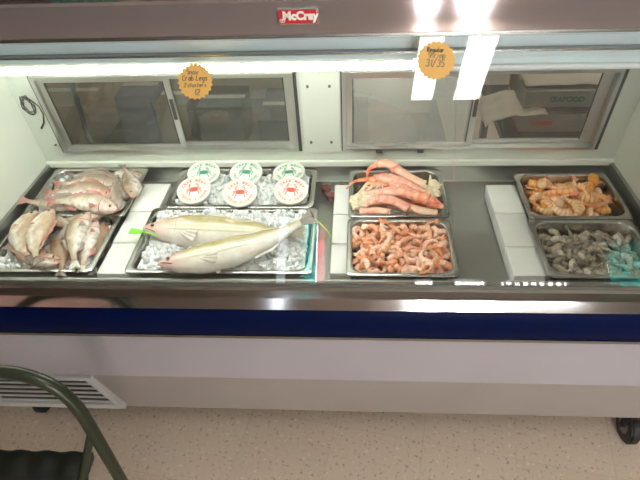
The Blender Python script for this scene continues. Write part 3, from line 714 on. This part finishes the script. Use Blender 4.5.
# ---------------- crab tubs ----------------
def arc_text(txt, rad, size, a_mid, step, m, parent, flip=False):
    obs = []
    n = len(txt)
    for i, ch in enumerate(txt):
        if ch == ' ': continue
        k = (i-(n-1)/2)*step
        a = math.radians(a_mid-k if not flip else a_mid+k)
        rot = a-PI/2 if not flip else a+PI/2
        mw = Matrix.Translation((rad*math.cos(a), rad*math.sin(a), .0006)) @ Matrix.Rotation(rot, 4, 'Z')
        obs.append(text_mesh(ch, size, mw, .0003, .0004, 0, 'g', m, None))
    o = join_meshes(obs, 'lid_lettering'); o.parent = parent; return o
def crab_mark(m, parent):
    b = MB(); I = Matrix.Translation((0, .002, 0)); z = .0008
    body = arc(0, 0, .0115, .0075, 0, 345, 20); vs = [b.bm.verts.new(I @ Vector((x, y, z))) for x, y in body]; vb = [b.bm.verts.new(I @ Vector((x, y, 0))) for x, y in body]
    b.face(vs); b.face(vb[::-1])
    for i in range(len(vs)): b.face([vs[i], vb[i], vb[(i+1) % len(vs)], vs[(i+1) % len(vs)]])
    for s in (-1, 1):
        for k, (a, ln) in enumerate(((10, .012), (-18, .012), (-45, .011))):
            ca, sa = math.cos(math.radians(a)), math.sin(math.radians(a))
            ribbon(b, [(s*.009*ca, .006*sa), (s*(.009+ln*.6)*ca, (.009+ln*.4)*sa+.002), (s*(.009+ln)*ca, (.009+ln)*sa-.005)], .0026, I, z)
        ribbon(b, [(s*.007, .005), (s*.014, .010), (s*.010, .016)], .0026, I, z); ribbon(b, arc(s*.009, .017, .0035, .0035, 40, 300, 8), .0018, I, z)
    return b.build('crab_emblem', m, parent)
def make_tub(pm):
    root = empty('crab_tub')
    MB().lathe([(.044, 0), (.046, .002), (.053, .050), (.0535, .052)], 36).build('tub', 'cup_plastic', root, smooth=40)
    lid = MB().lathe([(.0560, .046), (.0572, .047), (.0577, .0535), (.0565, .0555), (.0530, .0555), (.0510, .0535), (.0500, .0528)], 48).build('lid', 'lid_plastic', root, smooth=30)
    pl = empty('lid_print_tmp')
    e = crab_mark(pm, lid); e.location = (0, 0, .0530); e.scale = (1.25, 1.25, 1)
    t = arc_text('CRAB MEAT', .040, .0125, 90, 15, pm, lid); t.location = (0, 0, .0530)
    t = arc_text('FRESH PICKED', .041, .0105, 270, 13, pm, lid, True); t.location = (0, 0, .0530)
    t = MB(); ribbon(t, arc(0, 0, .0475, .0475, 0, 360, 48), .0007, Matrix(), .0006); t = t.build('lid_ring', pm, lid); t.location = (0, 0, .0530)
    bpy.data.objects.remove(pl)
    return root
tubs = {'print_green': make_tub('print_green'), 'print_red': make_tub('print_red')}
used = set()
for (x, y, h, pm, tx, ty, lb) in [(-.500, .510, -.030, 'print_green', 14, 0, 'round tub with green crab print, back row left'), (-.347, .512, -.030, 'print_green', 14, 2, 'round tub with green crab print, back row centre'), (-.192, .508, -.034, 'print_green', 5, -4, 'round tub with green crab print, back row right'),
        (-.505, .398, -.022, 'print_red', 18, -4, 'round tub with red crab print, front row left'), (-.347, .384, -.022, 'print_red', 20, 0, 'round tub with red crab print, front row centre'), (-.178, .394, -.022, 'print_red', 18, 4, 'round tub with red crab print, front row right')]:
    o = tubs[pm] if pm not in used else copy_tree(tubs[pm]); used.add(pm)
    o.location = (x, y, DZ(y, h)); o.rotation_euler = (math.radians(tx), math.radians(ty), random.uniform(-.2, .2)); tag(o, lb, 'tub', 'round crab meat tubs on ice')

# sauce cups
glass_mat('clear_cup', (.93, .93, .93), 1.2, .05, .03)
def sauce():
    root = empty('sauce_cup')
    MB().lathe([(.0155, 0), (.0160, .001), (.0200, .027), (.0215, .028), (.0215, .030), (.0185, .0305)], 28).build('cup', 'clear_cup', root, smooth=40)
    MB().lathe([(.0148, .0015), (.0178, .020), (.0, .0202)], 24).build('sauce', 'sauce_red', root, smooth=40)
    return root
s0 = sauce()
for i, (x, y, lb) in enumerate(((-.066, .518, 'leftmost small clear cup of red sauce beside the ice pan'), (-.048, .472, 'small clear cup of red sauce nearest the front, right of the ice pan'), (-.010, .522, 'small clear cup of red sauce next to the crab leg pan'))):
    o = s0 if i == 0 else copy_tree(s0); o.location = (x, y, .607 if y < .4 else .6075); tag(o, lb, 'sauce cup', 'small red sauce cups')
    o.location.z = .6065

# ---------------- crab legs ----------------
PK, OR, CRM, RD = (.84, .33, .24), (.82, .18, .03), (.90, .66, .42), (.72, .08, .02)
def catmull(P, n=5):
    P = [Vector(p) for p in P]; out = []
    for i in range(len(P)-1):
        p0, p1, p2, p3 = P[max(i-1, 0)], P[i], P[i+1], P[min(i+2, len(P)-1)]
        for k in range(n):
            t = k/n; out.append(.5*((2*p1)+(-p0+p2)*t+(2*p0-5*p1+4*p2-p3)*t*t+(-p0+3*p1-3*p2+p3)*t**3))
    out.append(P[-1]); return out
def crab_leg(pts, segs, label, shoulder=None, flatn=.8):
    """segs: list of (i0, i1, r0, r1, col0, col1) over control points"""
    a0 = Vector(pts[0]); base = Vector(((pts[0][0]+pts[-1][0])/2, (pts[0][1]+pts[-1][1])/2)); hb = min(p[2] for p in pts)
    root = empty('crab_cluster', (base.x, base.y, DZ(base.y, hb)))
    W = [Vector((p[0]-base.x, p[1]-base.y, DZ(p[1], p[2])-DZ(base.y, hb))) for p in pts]
    for (i0, i1, r0, r1, c0, c1) in segs:
        r0 *= 1.28 if r0 > .004 else 1; r1 *= 1.28 if r1 > .004 else 1
        cm = catmull(W[i0:i1+1], 7); n = len(cm); rad = []; cols = []
        for k in range(n):
            t = k/(n-1); rr = r0+(r1-r0)*t
            rr *= 1+.22*math.exp(-(t/.10)**2)*(1 if r0 > .004 else 0)+.25*math.exp(-((1-t)/.10)**2)*(1 if r1 > .004 else 0)
            if k in (0, n-1) and rr > .004: rr *= .72
            rad.append(rr); cols.append(lerp3(c0, c1, t))
        b = MB(); b.tube(cm, rad, 14, cols, flatn)
        for q in range(int(n*1.2)):      # small spines on the shell
            k = random.randrange(1, n-1); rr = rad[k]
            if rr < .006: continue
            a = random.uniform(.3, 2.8); tt = (cm[k+1]-cm[k-1]).normalized(); sd = tt.cross(Vector((0, 0, 1))).normalized()
            d = sd*math.cos(a)+Vector((0, 0, 1))*math.sin(a)*flatn; p = cm[k]+d*rr*.9
            b.tube([p, p+d*rr*.28+tt*rr*.1], [rr*.16, rr*.03], 5, [cols[k], lerp3(cols[k], OR, .5)])
        b.build('leg_segment', 'crab_shell', root, smooth=50)
    if shoulder:
        b = MB()
        for (sx, sy, sh, rr) in shoulder:
            rr *= 1.3
            for q in range(9):
                c = Vector((sx-base.x+random.uniform(-1, 1)*rr*.8, sy-base.y+random.uniform(-1, 1)*rr*.6, DZ(sy, sh)-DZ(base.y, hb)+random.uniform(-.3, .5)*rr))
                cube_lump(b, c, rr*random.uniform(.35, .6))
            for q in range(4):
                a = random.uniform(0, 6.28); c = Vector((sx-base.x, sy-base.y, DZ(sy, sh)-DZ(base.y, hb))); d = Vector((math.cos(a), math.sin(a), random.uniform(.1, .6)))
                b.tube([c+d*rr*.5, c+d*rr*1.5], [rr*.28, rr*.10], 6)
        b.build('shoulder', 'crab_meat', root, smooth=60)
    tag(root, label, 'crab', 'crab legs heaped in the rear steel pan'); return root
crab_leg([(0.076, 0.455, 0.022), (0.085, 0.485, 0.040), (0.115, 0.505, 0.050), (0.150, 0.500, 0.054), (0.178, 0.476, 0.048), (0.234, 0.432, 0.034), (0.272, 0.415, 0.024)], [(0, 2, .002, .0095, RD, OR), (2, 4, .0135, .015, (.86, .46, .28), PK), (4, 6, .0125, .0115, PK, CRM)],
         'crab leg arching over the top of the heap with a curved orange claw', [(.288, .416, .014, .020)])
crab_leg([(0.008, 0.402, 0.018), (0.035, 0.426, 0.030), (0.070, 0.434, 0.034), (0.105, 0.438, 0.032)], [(0, 3, .002, .009, RD, OR)], 'slim pointed orange crab claw reaching over the left rim')
crab_leg([(0.100, 0.452, 0.020), (0.150, 0.450, 0.026), (0.192, 0.425, 0.028), (0.240, 0.395, 0.020), (.268, .375, .012)], [(0, 1, .018, .017, PK, PK), (1, 4, .017, .0135, PK, PK)], 'thick pale pink crab leg just below the arched one', [(.285, .380, .004, .020)])
crab_leg([(0.075, 0.372, 0.008), (0.125, 0.372, 0.022), (0.175, 0.372, 0.028), (0.222, 0.350, 0.032), (0.275, 0.322, 0.030), (0.318, 0.300, 0.016)], [(0, 2, .0145, .0155, PK, PK), (2, 4, .0155, .0165, PK, OR), (4, 5, .0155, .006, RD, RD)],
         'long crab leg with bright orange end at the right rim', [(.050, .368, .002, .021)])
crab_leg([(0.068, 0.335, 0.006), (0.111, 0.336, 0.022), (0.159, 0.326, 0.024), (0.208, 0.296, 0.012)], [(0, 1, .013, .014, PK, PK), (1, 3, .015, .012, PK, PK)], 'pink crab leg curving down to the front rim', [(.052, .332, .0, .020)])
crab_leg([(0.052, 0.306, -.006), (0.105, 0.302, 0.002), (0.150, 0.296, 0.0)], [(0, 2, .011, .010, PK, PK)], 'short crab leg lying along the front rim at the left')
crab_leg([(0.185, 0.335, -.002), (0.240, 0.308, 0.000), (0.300, 0.296, -.008)], [(0, 2, .0125, .012, PK, CRM)], 'crab leg lying along the front rim at the right')
crab_leg([(0.140, 0.400, 0.012), (0.190, 0.392, 0.014), (0.250, 0.372, 0.016), (0.300, 0.336, 0.010)], [(0, 1, .012, .013, PK, PK), (1, 3, .014, .010, PK, OR)], 'crab leg half buried in the middle of the heap')
for i, (p, lb) in enumerate((([(0.118, 0.432, 0.026), (0.078, 0.422, 0.026), (0.046, 0.392, 0.006)], 'outermost of three thin bent orange crab leg tips at the left'), ([(0.126, 0.422, 0.024), (0.094, 0.408, 0.026), (0.066, 0.378, 0.006)], 'middle one of three thin bent orange crab leg tips at the left'), ([(0.148, 0.415, 0.024), (0.118, 0.410, 0.030), (0.096, 0.390, 0.012)], 'innermost of three thin bent orange crab leg tips at the left'))):
    crab_leg(p, [(0, 1, .0065, .006, OR, (.84, .50, .30)), (1, 2, .0055, .0015, (.85, .5, .3), CRM)], lb)
crab_leg([(0.130, 0.455, 0.010), (0.185, 0.405, 0.022), (0.225, 0.372, 0.026), (0.262, 0.352, 0.024)], [(0, 1, .013, .013, PK, PK), (1, 3, .0135, .010, PK, RD)], 'crab leg slanting across the middle of the heap', [(.135, .462, .010, .016)])
crab_leg([(0.230, 0.355, 0.006), (0.262, 0.338, 0.012), (0.306, 0.322, 0.004)], [(0, 2, .013, .012, OR, RD)], 'stubby red orange crab leg end beside the right rim')
crab_leg([(0.090, 0.350, -.004), (0.150, 0.345, -.002), (0.215, 0.320, -.006)], [(0, 2, .015, .014, CRM, PK)], 'pale crab leg tucked under the two front legs', [(.085, .350, .002, .018)])
crab_leg([(0.06, 0.44, -.02), (0.16, 0.41, -.02), (0.29, 0.35, -.02)], [(0, 1, .016, .015, PK, CRM), (1, 2, .015, .014, CRM, PK)], 'crab leg at the bottom of the heap', [(.30, .44, -.03, .018)])

# ---------------- shrimp ----------------
def shrimp_mesh(R0, sweep, thick, cA, cB, matname, seed):
    rnd = random.Random(seed); b = MB(); n = 26; pts = []; rad = []; cols = []
    for i in range(n+1):
        t = i/n; a = math.radians(sweep)*(t-.5); rr = R0*(1+.25*(t-.5))
        pts.append(Vector((rr*math.sin(a), rr*math.cos(a)-R0*.5, .0)))
        th = thick*(.80+.35*math.sin(PI*min(1, t*1.1+.12)))*(1-.62*t**2.2)
        seg = (t*7) % 1
        th *= 1+.10*(1-seg)*(1 if t < .93 else 0)
        if i == 0: th *= .55
        rad.append(th); cols.append(cB if seg < .30 and t > .05 else cA)
    b.tube(pts, rad, 12, cols, 1.0)
    d = (pts[-1]-pts[-3]).normalized(); e = pts[-1]
    return b, e, d
def make_shrimp(name, R0, sweep, thick, cA, cB, m, seed, tailm):
    b, e, d = shrimp_mesh(R0, sweep, thick, cA, cB, m, seed)
    o = b.build(name, m, smooth=60)
    t = MB(); side = Vector((0, 0, 1)).cross(d)
    for s in (-.55, 0, .55):
        dd = (d+side*s*.9).normalized(); sd = Vector((0, 0, 1)).cross(dd)
        P = [e-d*thick*.2, e+dd*thick*1.0+sd*thick*.35, e+dd*thick*2.1+sd*thick*.15, e+dd*thick*2.2-sd*thick*.2, e+dd*thick*1.0-sd*thick*.35]
        A = [t.v(p+Vector((0, 0, thick*(.10+.1*s)))) for p in P]; B = [t.v(p-Vector((0, 0, thick*.08))) for p in P]
        t.face(A); t.face(B[::-1])
        for i in range(5): t.face([A[i], A[(i+1) % 5], B[(i+1) % 5], B[i]])
    t.build('tail_fan', tailm, o)
    return o
def fill(P, protos, n, h0, h1, label, cat, group, mind, tilt=.5, mound=0., margin=.045, name=None):
    x0, x1, y0, y1 = in_pan(P, margin); placed = []; first = {id(p): True for p in protos}
    tries = 0
    while len(placed) < n and tries < 40000:
        tries += 1
        x = random.uniform(x0, x1); y = random.uniform(y0, y1); lay = len(placed)/n
        if any((x-a)**2+(y-b)**2 < mind**2 for a, b, l in placed[-int(n*.38):]): continue
        placed.append((x, y, lay))
    for (x, y, lay) in placed:
        p = random.choice(protos)
        if first[id(p)]: o = p; first[id(p)] = False
        else: o = copy_tree(p)
        ux = (x-(x0+x1)/2)/((x1-x0)/2); uy = (y-(y0+y1)/2)/((y1-y0)/2)
        h = h0+(h1-h0)*lay+mound*(1-max(ux*ux, uy*uy))
        o.location = (x, y, DZ(y, h)); o.rotation_euler = (random.gauss(0, tilt), random.gauss(0, tilt), random.uniform(0, 6.283)); o.scale = [random.uniform(.85, 1.15)]*3
        tag(o, label, cat, group)
    for p in protos:
        if first[id(p)]:
            for k in kids(p): bpy.data.objects.remove(k)
            bpy.data.objects.remove(p)
pinkA, pinkB = (.88, .46, .28), (.82, .26, .12)
pr = [make_shrimp('shrimp', .021, sw, .0088, a, b, 'shrimp_pink', i, 'shrimp_tail') for i, (sw, a, b) in enumerate(((170, pinkA, pinkB), (120, (.90, .56, .40), pinkB), (75, (.86, .38, .22), pinkB), (200, (.90, .60, .44), (.84, .36, .20))))]
fill(P_SH, pr, 165, -.034, -.004, 'small pink shrimp piled in the front pan before the crab legs', 'shrimp', 'small pink shrimp in the front centre pan', .020, .4, .012, .033)
orA, orB = (.92, .50, .17), (.86, .20, .02)
pr = [make_shrimp('shrimp', r_, sw, th, a, b, 'shrimp_pink', i, 'shrimp_tail') for i, (r_, sw, th, a, b) in enumerate(((.026, 215, .0125, orA, orB), (.030, 130, .0125, (.92, .66, .38), orB), (.025, 170, .012, (.90, .42, .14), (.82, .18, .02))))]
fill(P_RR, pr, 54, -.044, -.006, 'large orange shrimp piled in the rear right pan', 'shrimp', 'large orange shrimp in the rear right pan', .032, .28, .010, .054)
gA, gB = (.50, .43, .32), (.40, .33, .24)
pr = [make_shrimp('shrimp', .019, sw, .0085, a, b, 'shrimp_grey', i, 'fin_grey') for i, (sw, a, b) in enumerate(((210, gA, gB), (160, (.62, .55, .44), (.50, .43, .33)), (120, (.36, .32, .25), (.26, .22, .17))))]
fill(P_RF, pr, 120, -.050, -.026, 'raw grey shrimp piled in the front right pan', 'shrimp', 'raw grey shrimp in the front right pan', .022, .4, .004, .042)

# ---------------- price stickers on the glass ----------------
GL = {  # handwritten capitals and small letters as pen strokes in a 1 x 1.6 box
 'S': [arc(.45, 1.15, .35, .3, 50, 270, 8)+arc(.45, .5, .38, .35, 90, -130, 8)], 'n': [[(0, 1), (0, 0)], [(0, .7), (.3, 1), (.6, .8), (.65, 0)]], 'o': [arc(.35, .5, .33, .48, 90, 450, 12)],
 'w': [[(0, 1), (.2, 0), (.4, .8), (.6, 0), (.8, 1)]], 'C': [arc(.5, .75, .5, .75, 50, 310, 12)], 'r': [[(.05, 1), (.05, 0)], [(.05, .6), (.3, 1), (.5, .9)]], 'a': [arc(.35, .5, .33, .45, 20, 380, 12), [(.68, .95), (.72, 0)]],
 'b': [[(0, 1.6), (0, 0)], arc(.3, .45, .32, .45, 140, -140, 10)], 'L': [[(0, 1.6), (0, 0), (.7, .05)]], 'e': [[(.05, .5), (.65, .6)]+arc(.35, .5, .32, .48, 20, 310, 10)], 'g': [arc(.35, .5, .32, .45, 20, 380, 12), [(.66, .95), (.66, -.4), (.4, -.65), (.1, -.5)]],
 's': [arc(.3, .75, .22, .22, 50, 270, 6)+arc(.3, .28, .25, .26, 90, -130, 6)], '2': [arc(.4, 1.15, .38, .35, 160, -30, 8)+[(0, 0), (.8, .02)]], 'c': [arc(.4, .5, .36, .48, 50, 310, 10)], 'l': [[(.1, 1.6), (.1, 0)]], 'u': [[(0, 1), (.05, .2), (.35, 0), (.6, .3), (.62, 1)], [(.62, 1), (.68, 0)]],
 't': [[(.25, 1.5), (.25, .1), (.5, 0)], [(0, 1), (.5, 1)]], '1': [[(.15, 1.3), (.3, 1.6), (.3, 0)]], '3': [arc(.35, 1.2, .33, .36, 150, -80, 8), arc(.35, .45, .38, .42, 85, -150, 8)], '5': [[(.7, 1.6), (.1, 1.55), (.08, .95)]+arc(.33, .5, .38, .48, 110, -140, 9)], '/': [[(0, -.2), (.6, 1.9)]],
 'R': [[(0, 0), (0, 1.6)], arc(.15, 1.2, .45, .38, 90, -90, 8)+[(.7, 0)]], 'h': [[(0, 1.6), (0, 0)], [(0, .7), (.3, 1), (.6, .8), (.62, 0)]], 'i': [[(.1, 1), (.1, 0)], [(.1, 1.4), (.13, 1.5)]], 'm': [[(0, 1), (0, 0)], [(0, .7), (.2, 1), (.38, .8), (.38, 0)], [(.38, .7), (.6, 1), (.8, .8), (.8, 0)]], 'p': [[(0, 1), (0, -.6)], arc(.3, .5, .32, .48, 140, -140, 10)], '-': [[(0, .6), (.5, .6)]], ' ': []}
def write(mb, txt, cx, cy, s_, wd, mw, slant=.12, up=0.0):
    adv = [.95 if ch not in ' il1' else .6 for ch in txt]; tot = sum(adv)*s_; x = cx-tot/2
    for ch, a in zip(txt, adv):
        for st in GL.get(ch, []): ribbon(mb, [(x+(px+slant*py)*s_, cy+py*s_+up*(x-cx)) for px, py in st], wd, mw)
        x += a*s_
def sticker(x, sgl, rr, lines, label, rot, npt=22):
    root_p = GA+(GB-GA)*sgl; off = ng*.0042
    zx = Vector((1, 0, 0)); m3 = Matrix((zx, tg, -ng if False else ng)).transposed().to_4x4()   # local x, up the glass, out of the glass
    root = MB()
    prof = []
    for i in range(npt*2):
        a = PI*i/npt+.08; q = rr if i % 2 == 0 else rr*.895
        prof.append((q*math.cos(a), q*math.sin(a)))
    root.prism_z(prof, 0, .0006)
    o = root.build('price_sticker', 'sticker')
    o.matrix_world = Matrix.Translation(Vector((x, root_p.y, root_p.z))+off) @ m3 @ Matrix.Rotation(rot, 4, 'Z')
    for (txt, cy, s_, wd, mm, cx) in lines:
        b = MB(); write(b, txt, cx, cy, s_, wd, Matrix.Translation((0, 0, .0007)), up=0.0); b.build('handwriting', mm, o)
    tag(o, label, 'price sticker'); return o
sticker(-.336, .840, .0425, [('Snow', .016, .0075, .0014, 'ink', -.006), ('Crab Legs', .002, .0075, .0014, 'ink', 0), ('2 clusters', -.013, .0062, .0013, 'ink', 0), ('12', -.031, .0085, .0016, 'ink', .004)], 'left hand orange starburst price sticker reading snow crab legs on the glass', .0)
sticker(.221, .908, .0435, [('Regular', .018, .0062, .0020, 'ink_black', -.003), ('Shrimp', .005, .0078, .0012, 'ink', 0), ('31/35', -.014, .0098, .0016, 'ink', -.002)], 'right hand orange starburst price sticker reading shrimp 31/35 on the glass', -.05)

# ---------------- things on top of the case ----------------
def carton(name, x0, x1, y0, y1, z0, h, m, label, cat='box', extra=None):
    b = MB(); b.box(x0-(x0+x1)/2, x1-(x0+x1)/2, y0-(y0+y1)/2, y1-(y0+y1)/2, 0, h, .002)
    o = b.build(name, m); o.location = ((x0+x1)/2, (y0+y1)/2, z0); tag(o, label, cat); 
    b = MB(); b.box(-(x1-x0)/2, (x1-x0)/2, -.018, .018, h, h+.0008).build('tape', 'paper' if m != 'paper' else 'cardboard', o)
    return o
TZ = 1.3852
carton('storage_box', -1.10, -.68, .155, .42, TZ, .20, 'carton_brown', 'dark brown box on top of the case at the far left')
for i in range(5):
    carton('green_packet', -.672+i*.030, -.672+i*.030+.023, .150, .30, TZ, .16, 'carton_green', '%s green packet in the row on top of the case' % ['first', 'second', 'third', 'fourth', 'fifth'][i], 'packet')
carton('storage_box', -.515, -.455, .16, .34, TZ, .14, 'carton_olive', 'narrow olive tan box on top of the case beside the green packets')
carton('storage_box', -.445, -.275, .165, .40, TZ, .12, 'carton_red', 'dark red box on top of the case')

# ---------------- behind the case ----------------
rack = empty('back_table', (.85, .98, 0)); tag(rack, 'dark metal table behind the right hand sliding door', 'table')
def rp(mb, nm, m='shelf_dark'):
    mb.bm.transform(Matrix.Translation((-.85, -.98, 0))); return mb.build(nm, m, rack)
rp(MB().box(.60, 1.35, .76, 1.25, .655, .69, .004), 'tabletop')
for x in (.63, 1.31):
    for y in (.79, 1.21): rp(MB().box(x-.015, x+.015, y-.015, y+.015, 0, .655), 'leg')
rp(MB().box(.61, 1.34, .77, 1.24, .25, .27), 'shelf')
c1 = carton('carton', .66, 1.02, .80, 1.05, .6905, .075, 'carton_grey', 'lower grey carton on the table behind the sliding door')
MB().box(-.14, -.06, -.127, -.1255, .028, .045).build('printed_mark', 'panel_red', c1)
c2 = carton('carton', .665, 1.03, .81, 1.06, .7665, .085, 'carton_grey', 'upper grey carton with green lettering behind the sliding door')
text_mesh('SEAFOOD', .028, Matrix.Translation((-.03, -.1262, .052)) @ Matrix.Rotation(PI/2, 4, 'X'), .0004, .001, 0, 'carton_lettering', 'text_green', c2)
MB().box(-.17, .17, -.127, -.1255, .004, .022).build('dark_band', 'carton_dark', c2)
def crumpled(name, x, y, z, w_, d_, label, seed, drop=.0):
    b = MB(); n = 14; g_ = []
    for i in range(n+1):
        row = []
        for j in range(n+1):
            px, py = (i/n-.5)*w_, (j/n-.5)*d_; h = .012*noise.noise(Vector((px*18, py*18, seed)))+.012
            if drop and px < 0: h -= drop*(abs(px)/(w_/2))**1.6
            row.append(b.v((px+.006*noise.noise(Vector((px*9, py*9, seed+5))), py, h)))
        g_.append(row)
    for i in range(n):
        for j in range(n): b.face([g_[i][j], g_[i+1][j], g_[i+1][j+1], g_[i][j+1]])
    o = b.build(name, 'paper', smooth=40); so = o.modifiers.new('thickness', 'SOLIDIFY'); so.thickness = .001
    o.location = (x, y, z); tag(o, label, 'paper'); return o
crumpled('paper_sheet', .84, .93, .8525, .34, .20, 'crumpled paper lying on top of the upper carton', 3)
crumpled('paper_sheet', .63, .86, .775, .22, .22, 'white paper sheet drooping off the left side of the cartons', 9, .05)
bench = empty('back_bench', (-.55, 1.25, 0)); tag(bench, 'low bench behind the left hand sliding doors', 'bench')
def bp_(mb, nm, m='carton_olive'):
    mb.bm.transform(Matrix.Translation((.55, -1.25, 0))); return mb.build(nm, m, bench)
bp_(MB().box(-1.5, .45, 1.0, 1.6, .44, .48), 'bench_top', 'shelf_dark')
for x in (-1.45, .40):
    for y in (1.04, 1.55): bp_(MB().box(x-.02, x+.02, y-.02, y+.02, 0, .44), 'leg', 'shelf_dark')
carton('blue_bin', -1.02, -.86, 1.08, 1.35, .4805, .25, 'blue_plastic', 'blue plastic bin on the bench behind the left sliding doors', 'bin')
carton('cardboard_box', -1.48, -1.15, 1.06, 1.4, .4805, .22, 'cardboard', 'brown cardboard box on the bench behind the far left door')
carton('cardboard_box', -.84, -.70, 1.06, 1.3, .4805, .22, 'carton_olive', 'narrow tan box on the bench right of the blue bin')
carton('cardboard_box', -.66, -.46, 1.06, 1.3, .4805, .20, 'carton_dark', 'dark box on the bench right of the narrow tan one')
o = MB().tube([(0, 0, 0), (.0, .02, 1.25)], .012, 12).build('broom', 'cable_black', smooth=True); o.location = (-1.13, .96, .06); tag(o, 'thin dark broom handle standing behind the far left sliding door', 'broom')
MB().box(-.12, .12, -.02, .02, -.059, .03, .006).build('broom_head', 'carton_brown', o)
carton('cardboard_box', -.40, -.12, 1.10, 1.45, .4805, .12, 'carton_dark', 'dark box on the bench behind the left sliding doors')
carton('cardboard_box', .10, .36, 1.12, 1.45, .4805, .14, 'carton_olive', 'tan box on the bench behind the middle door')

# ---------------- folding stool ----------------
st = empty('folding_stool', (-.78, -.55, 0)); tag(st, 'dark green tubular metal folding stool with a tall rounded hoop in the lower left', 'stool')
def sp(mb, nm, m='chair_green', parent=None, smooth=True):
    mb.bm.transform(Matrix.Translation((.78, .55, 0))); return mb.build(nm, m, parent or st, smooth=smooth)
cx = -.79
half = [(.228, -.43, .02), (.226, -.455, .30), (.224, -.462, .46), (.219, -.462, .57), (.214, -.462, .66), (.202, -.460, .708), (.180, -.458, .750), (.145, -.456, .778), (.10, -.455, .794), (.05, -.455, .800)]
hoop = [(cx+x, y, z) for x, y, z in half]+[(cx, -.455, .801)]+[(cx-x, y, z) for x, y, z in half[::-1]]
sp(MB().tube(catmull(hoop, 5), .0148, 16), 'hoop_frame')
for s in (1, -1):
    sp(MB().tube([(cx+s*.213, -.464, .585), (cx+s*.185, -.480, .510), (cx+s*.158, -.500, .430), (cx+s*.150, -.60, .22), (cx+s*.150, -.70, .015)], .0098, 12), 'leg')
    sp(MB().cyl((cx+s*.216, -.463, .572), .0135, .018, 'x', 16), 'pivot', 'seat_green')
    sp(MB().cyl((cx+s*.228, -.43, .012), .0145, .024, 'z', 16), 'foot_cap', 'seat_green'); sp(MB().cyl((cx+s*.150, -.70, .010), .0125, .020, 'z', 16), 'foot_cap', 'seat_green')
b = MB(); n = 24; rows = []
for i in range(n+1):
    x = cx-.172+.344*i/n; dz = .004*math.sin(i*1.3)
    rows.append([b.v((x, y, z+dz)) for y, z in ((-.445, .445), (-.440, .462), (-.452, .468), (-.49, .458), (-.512, .440), (-.512, .418), (-.506, .418), (-.488, .440))])
for i in range(n):
    for j in range(8): b.face([rows[i][j], rows[i][(j+1) % 8], rows[i+1][(j+1) % 8], rows[i+1][j]])
b.face(rows[0]); b.face(rows[-1][::-1])
sp(b, 'seat', 'seat_green')
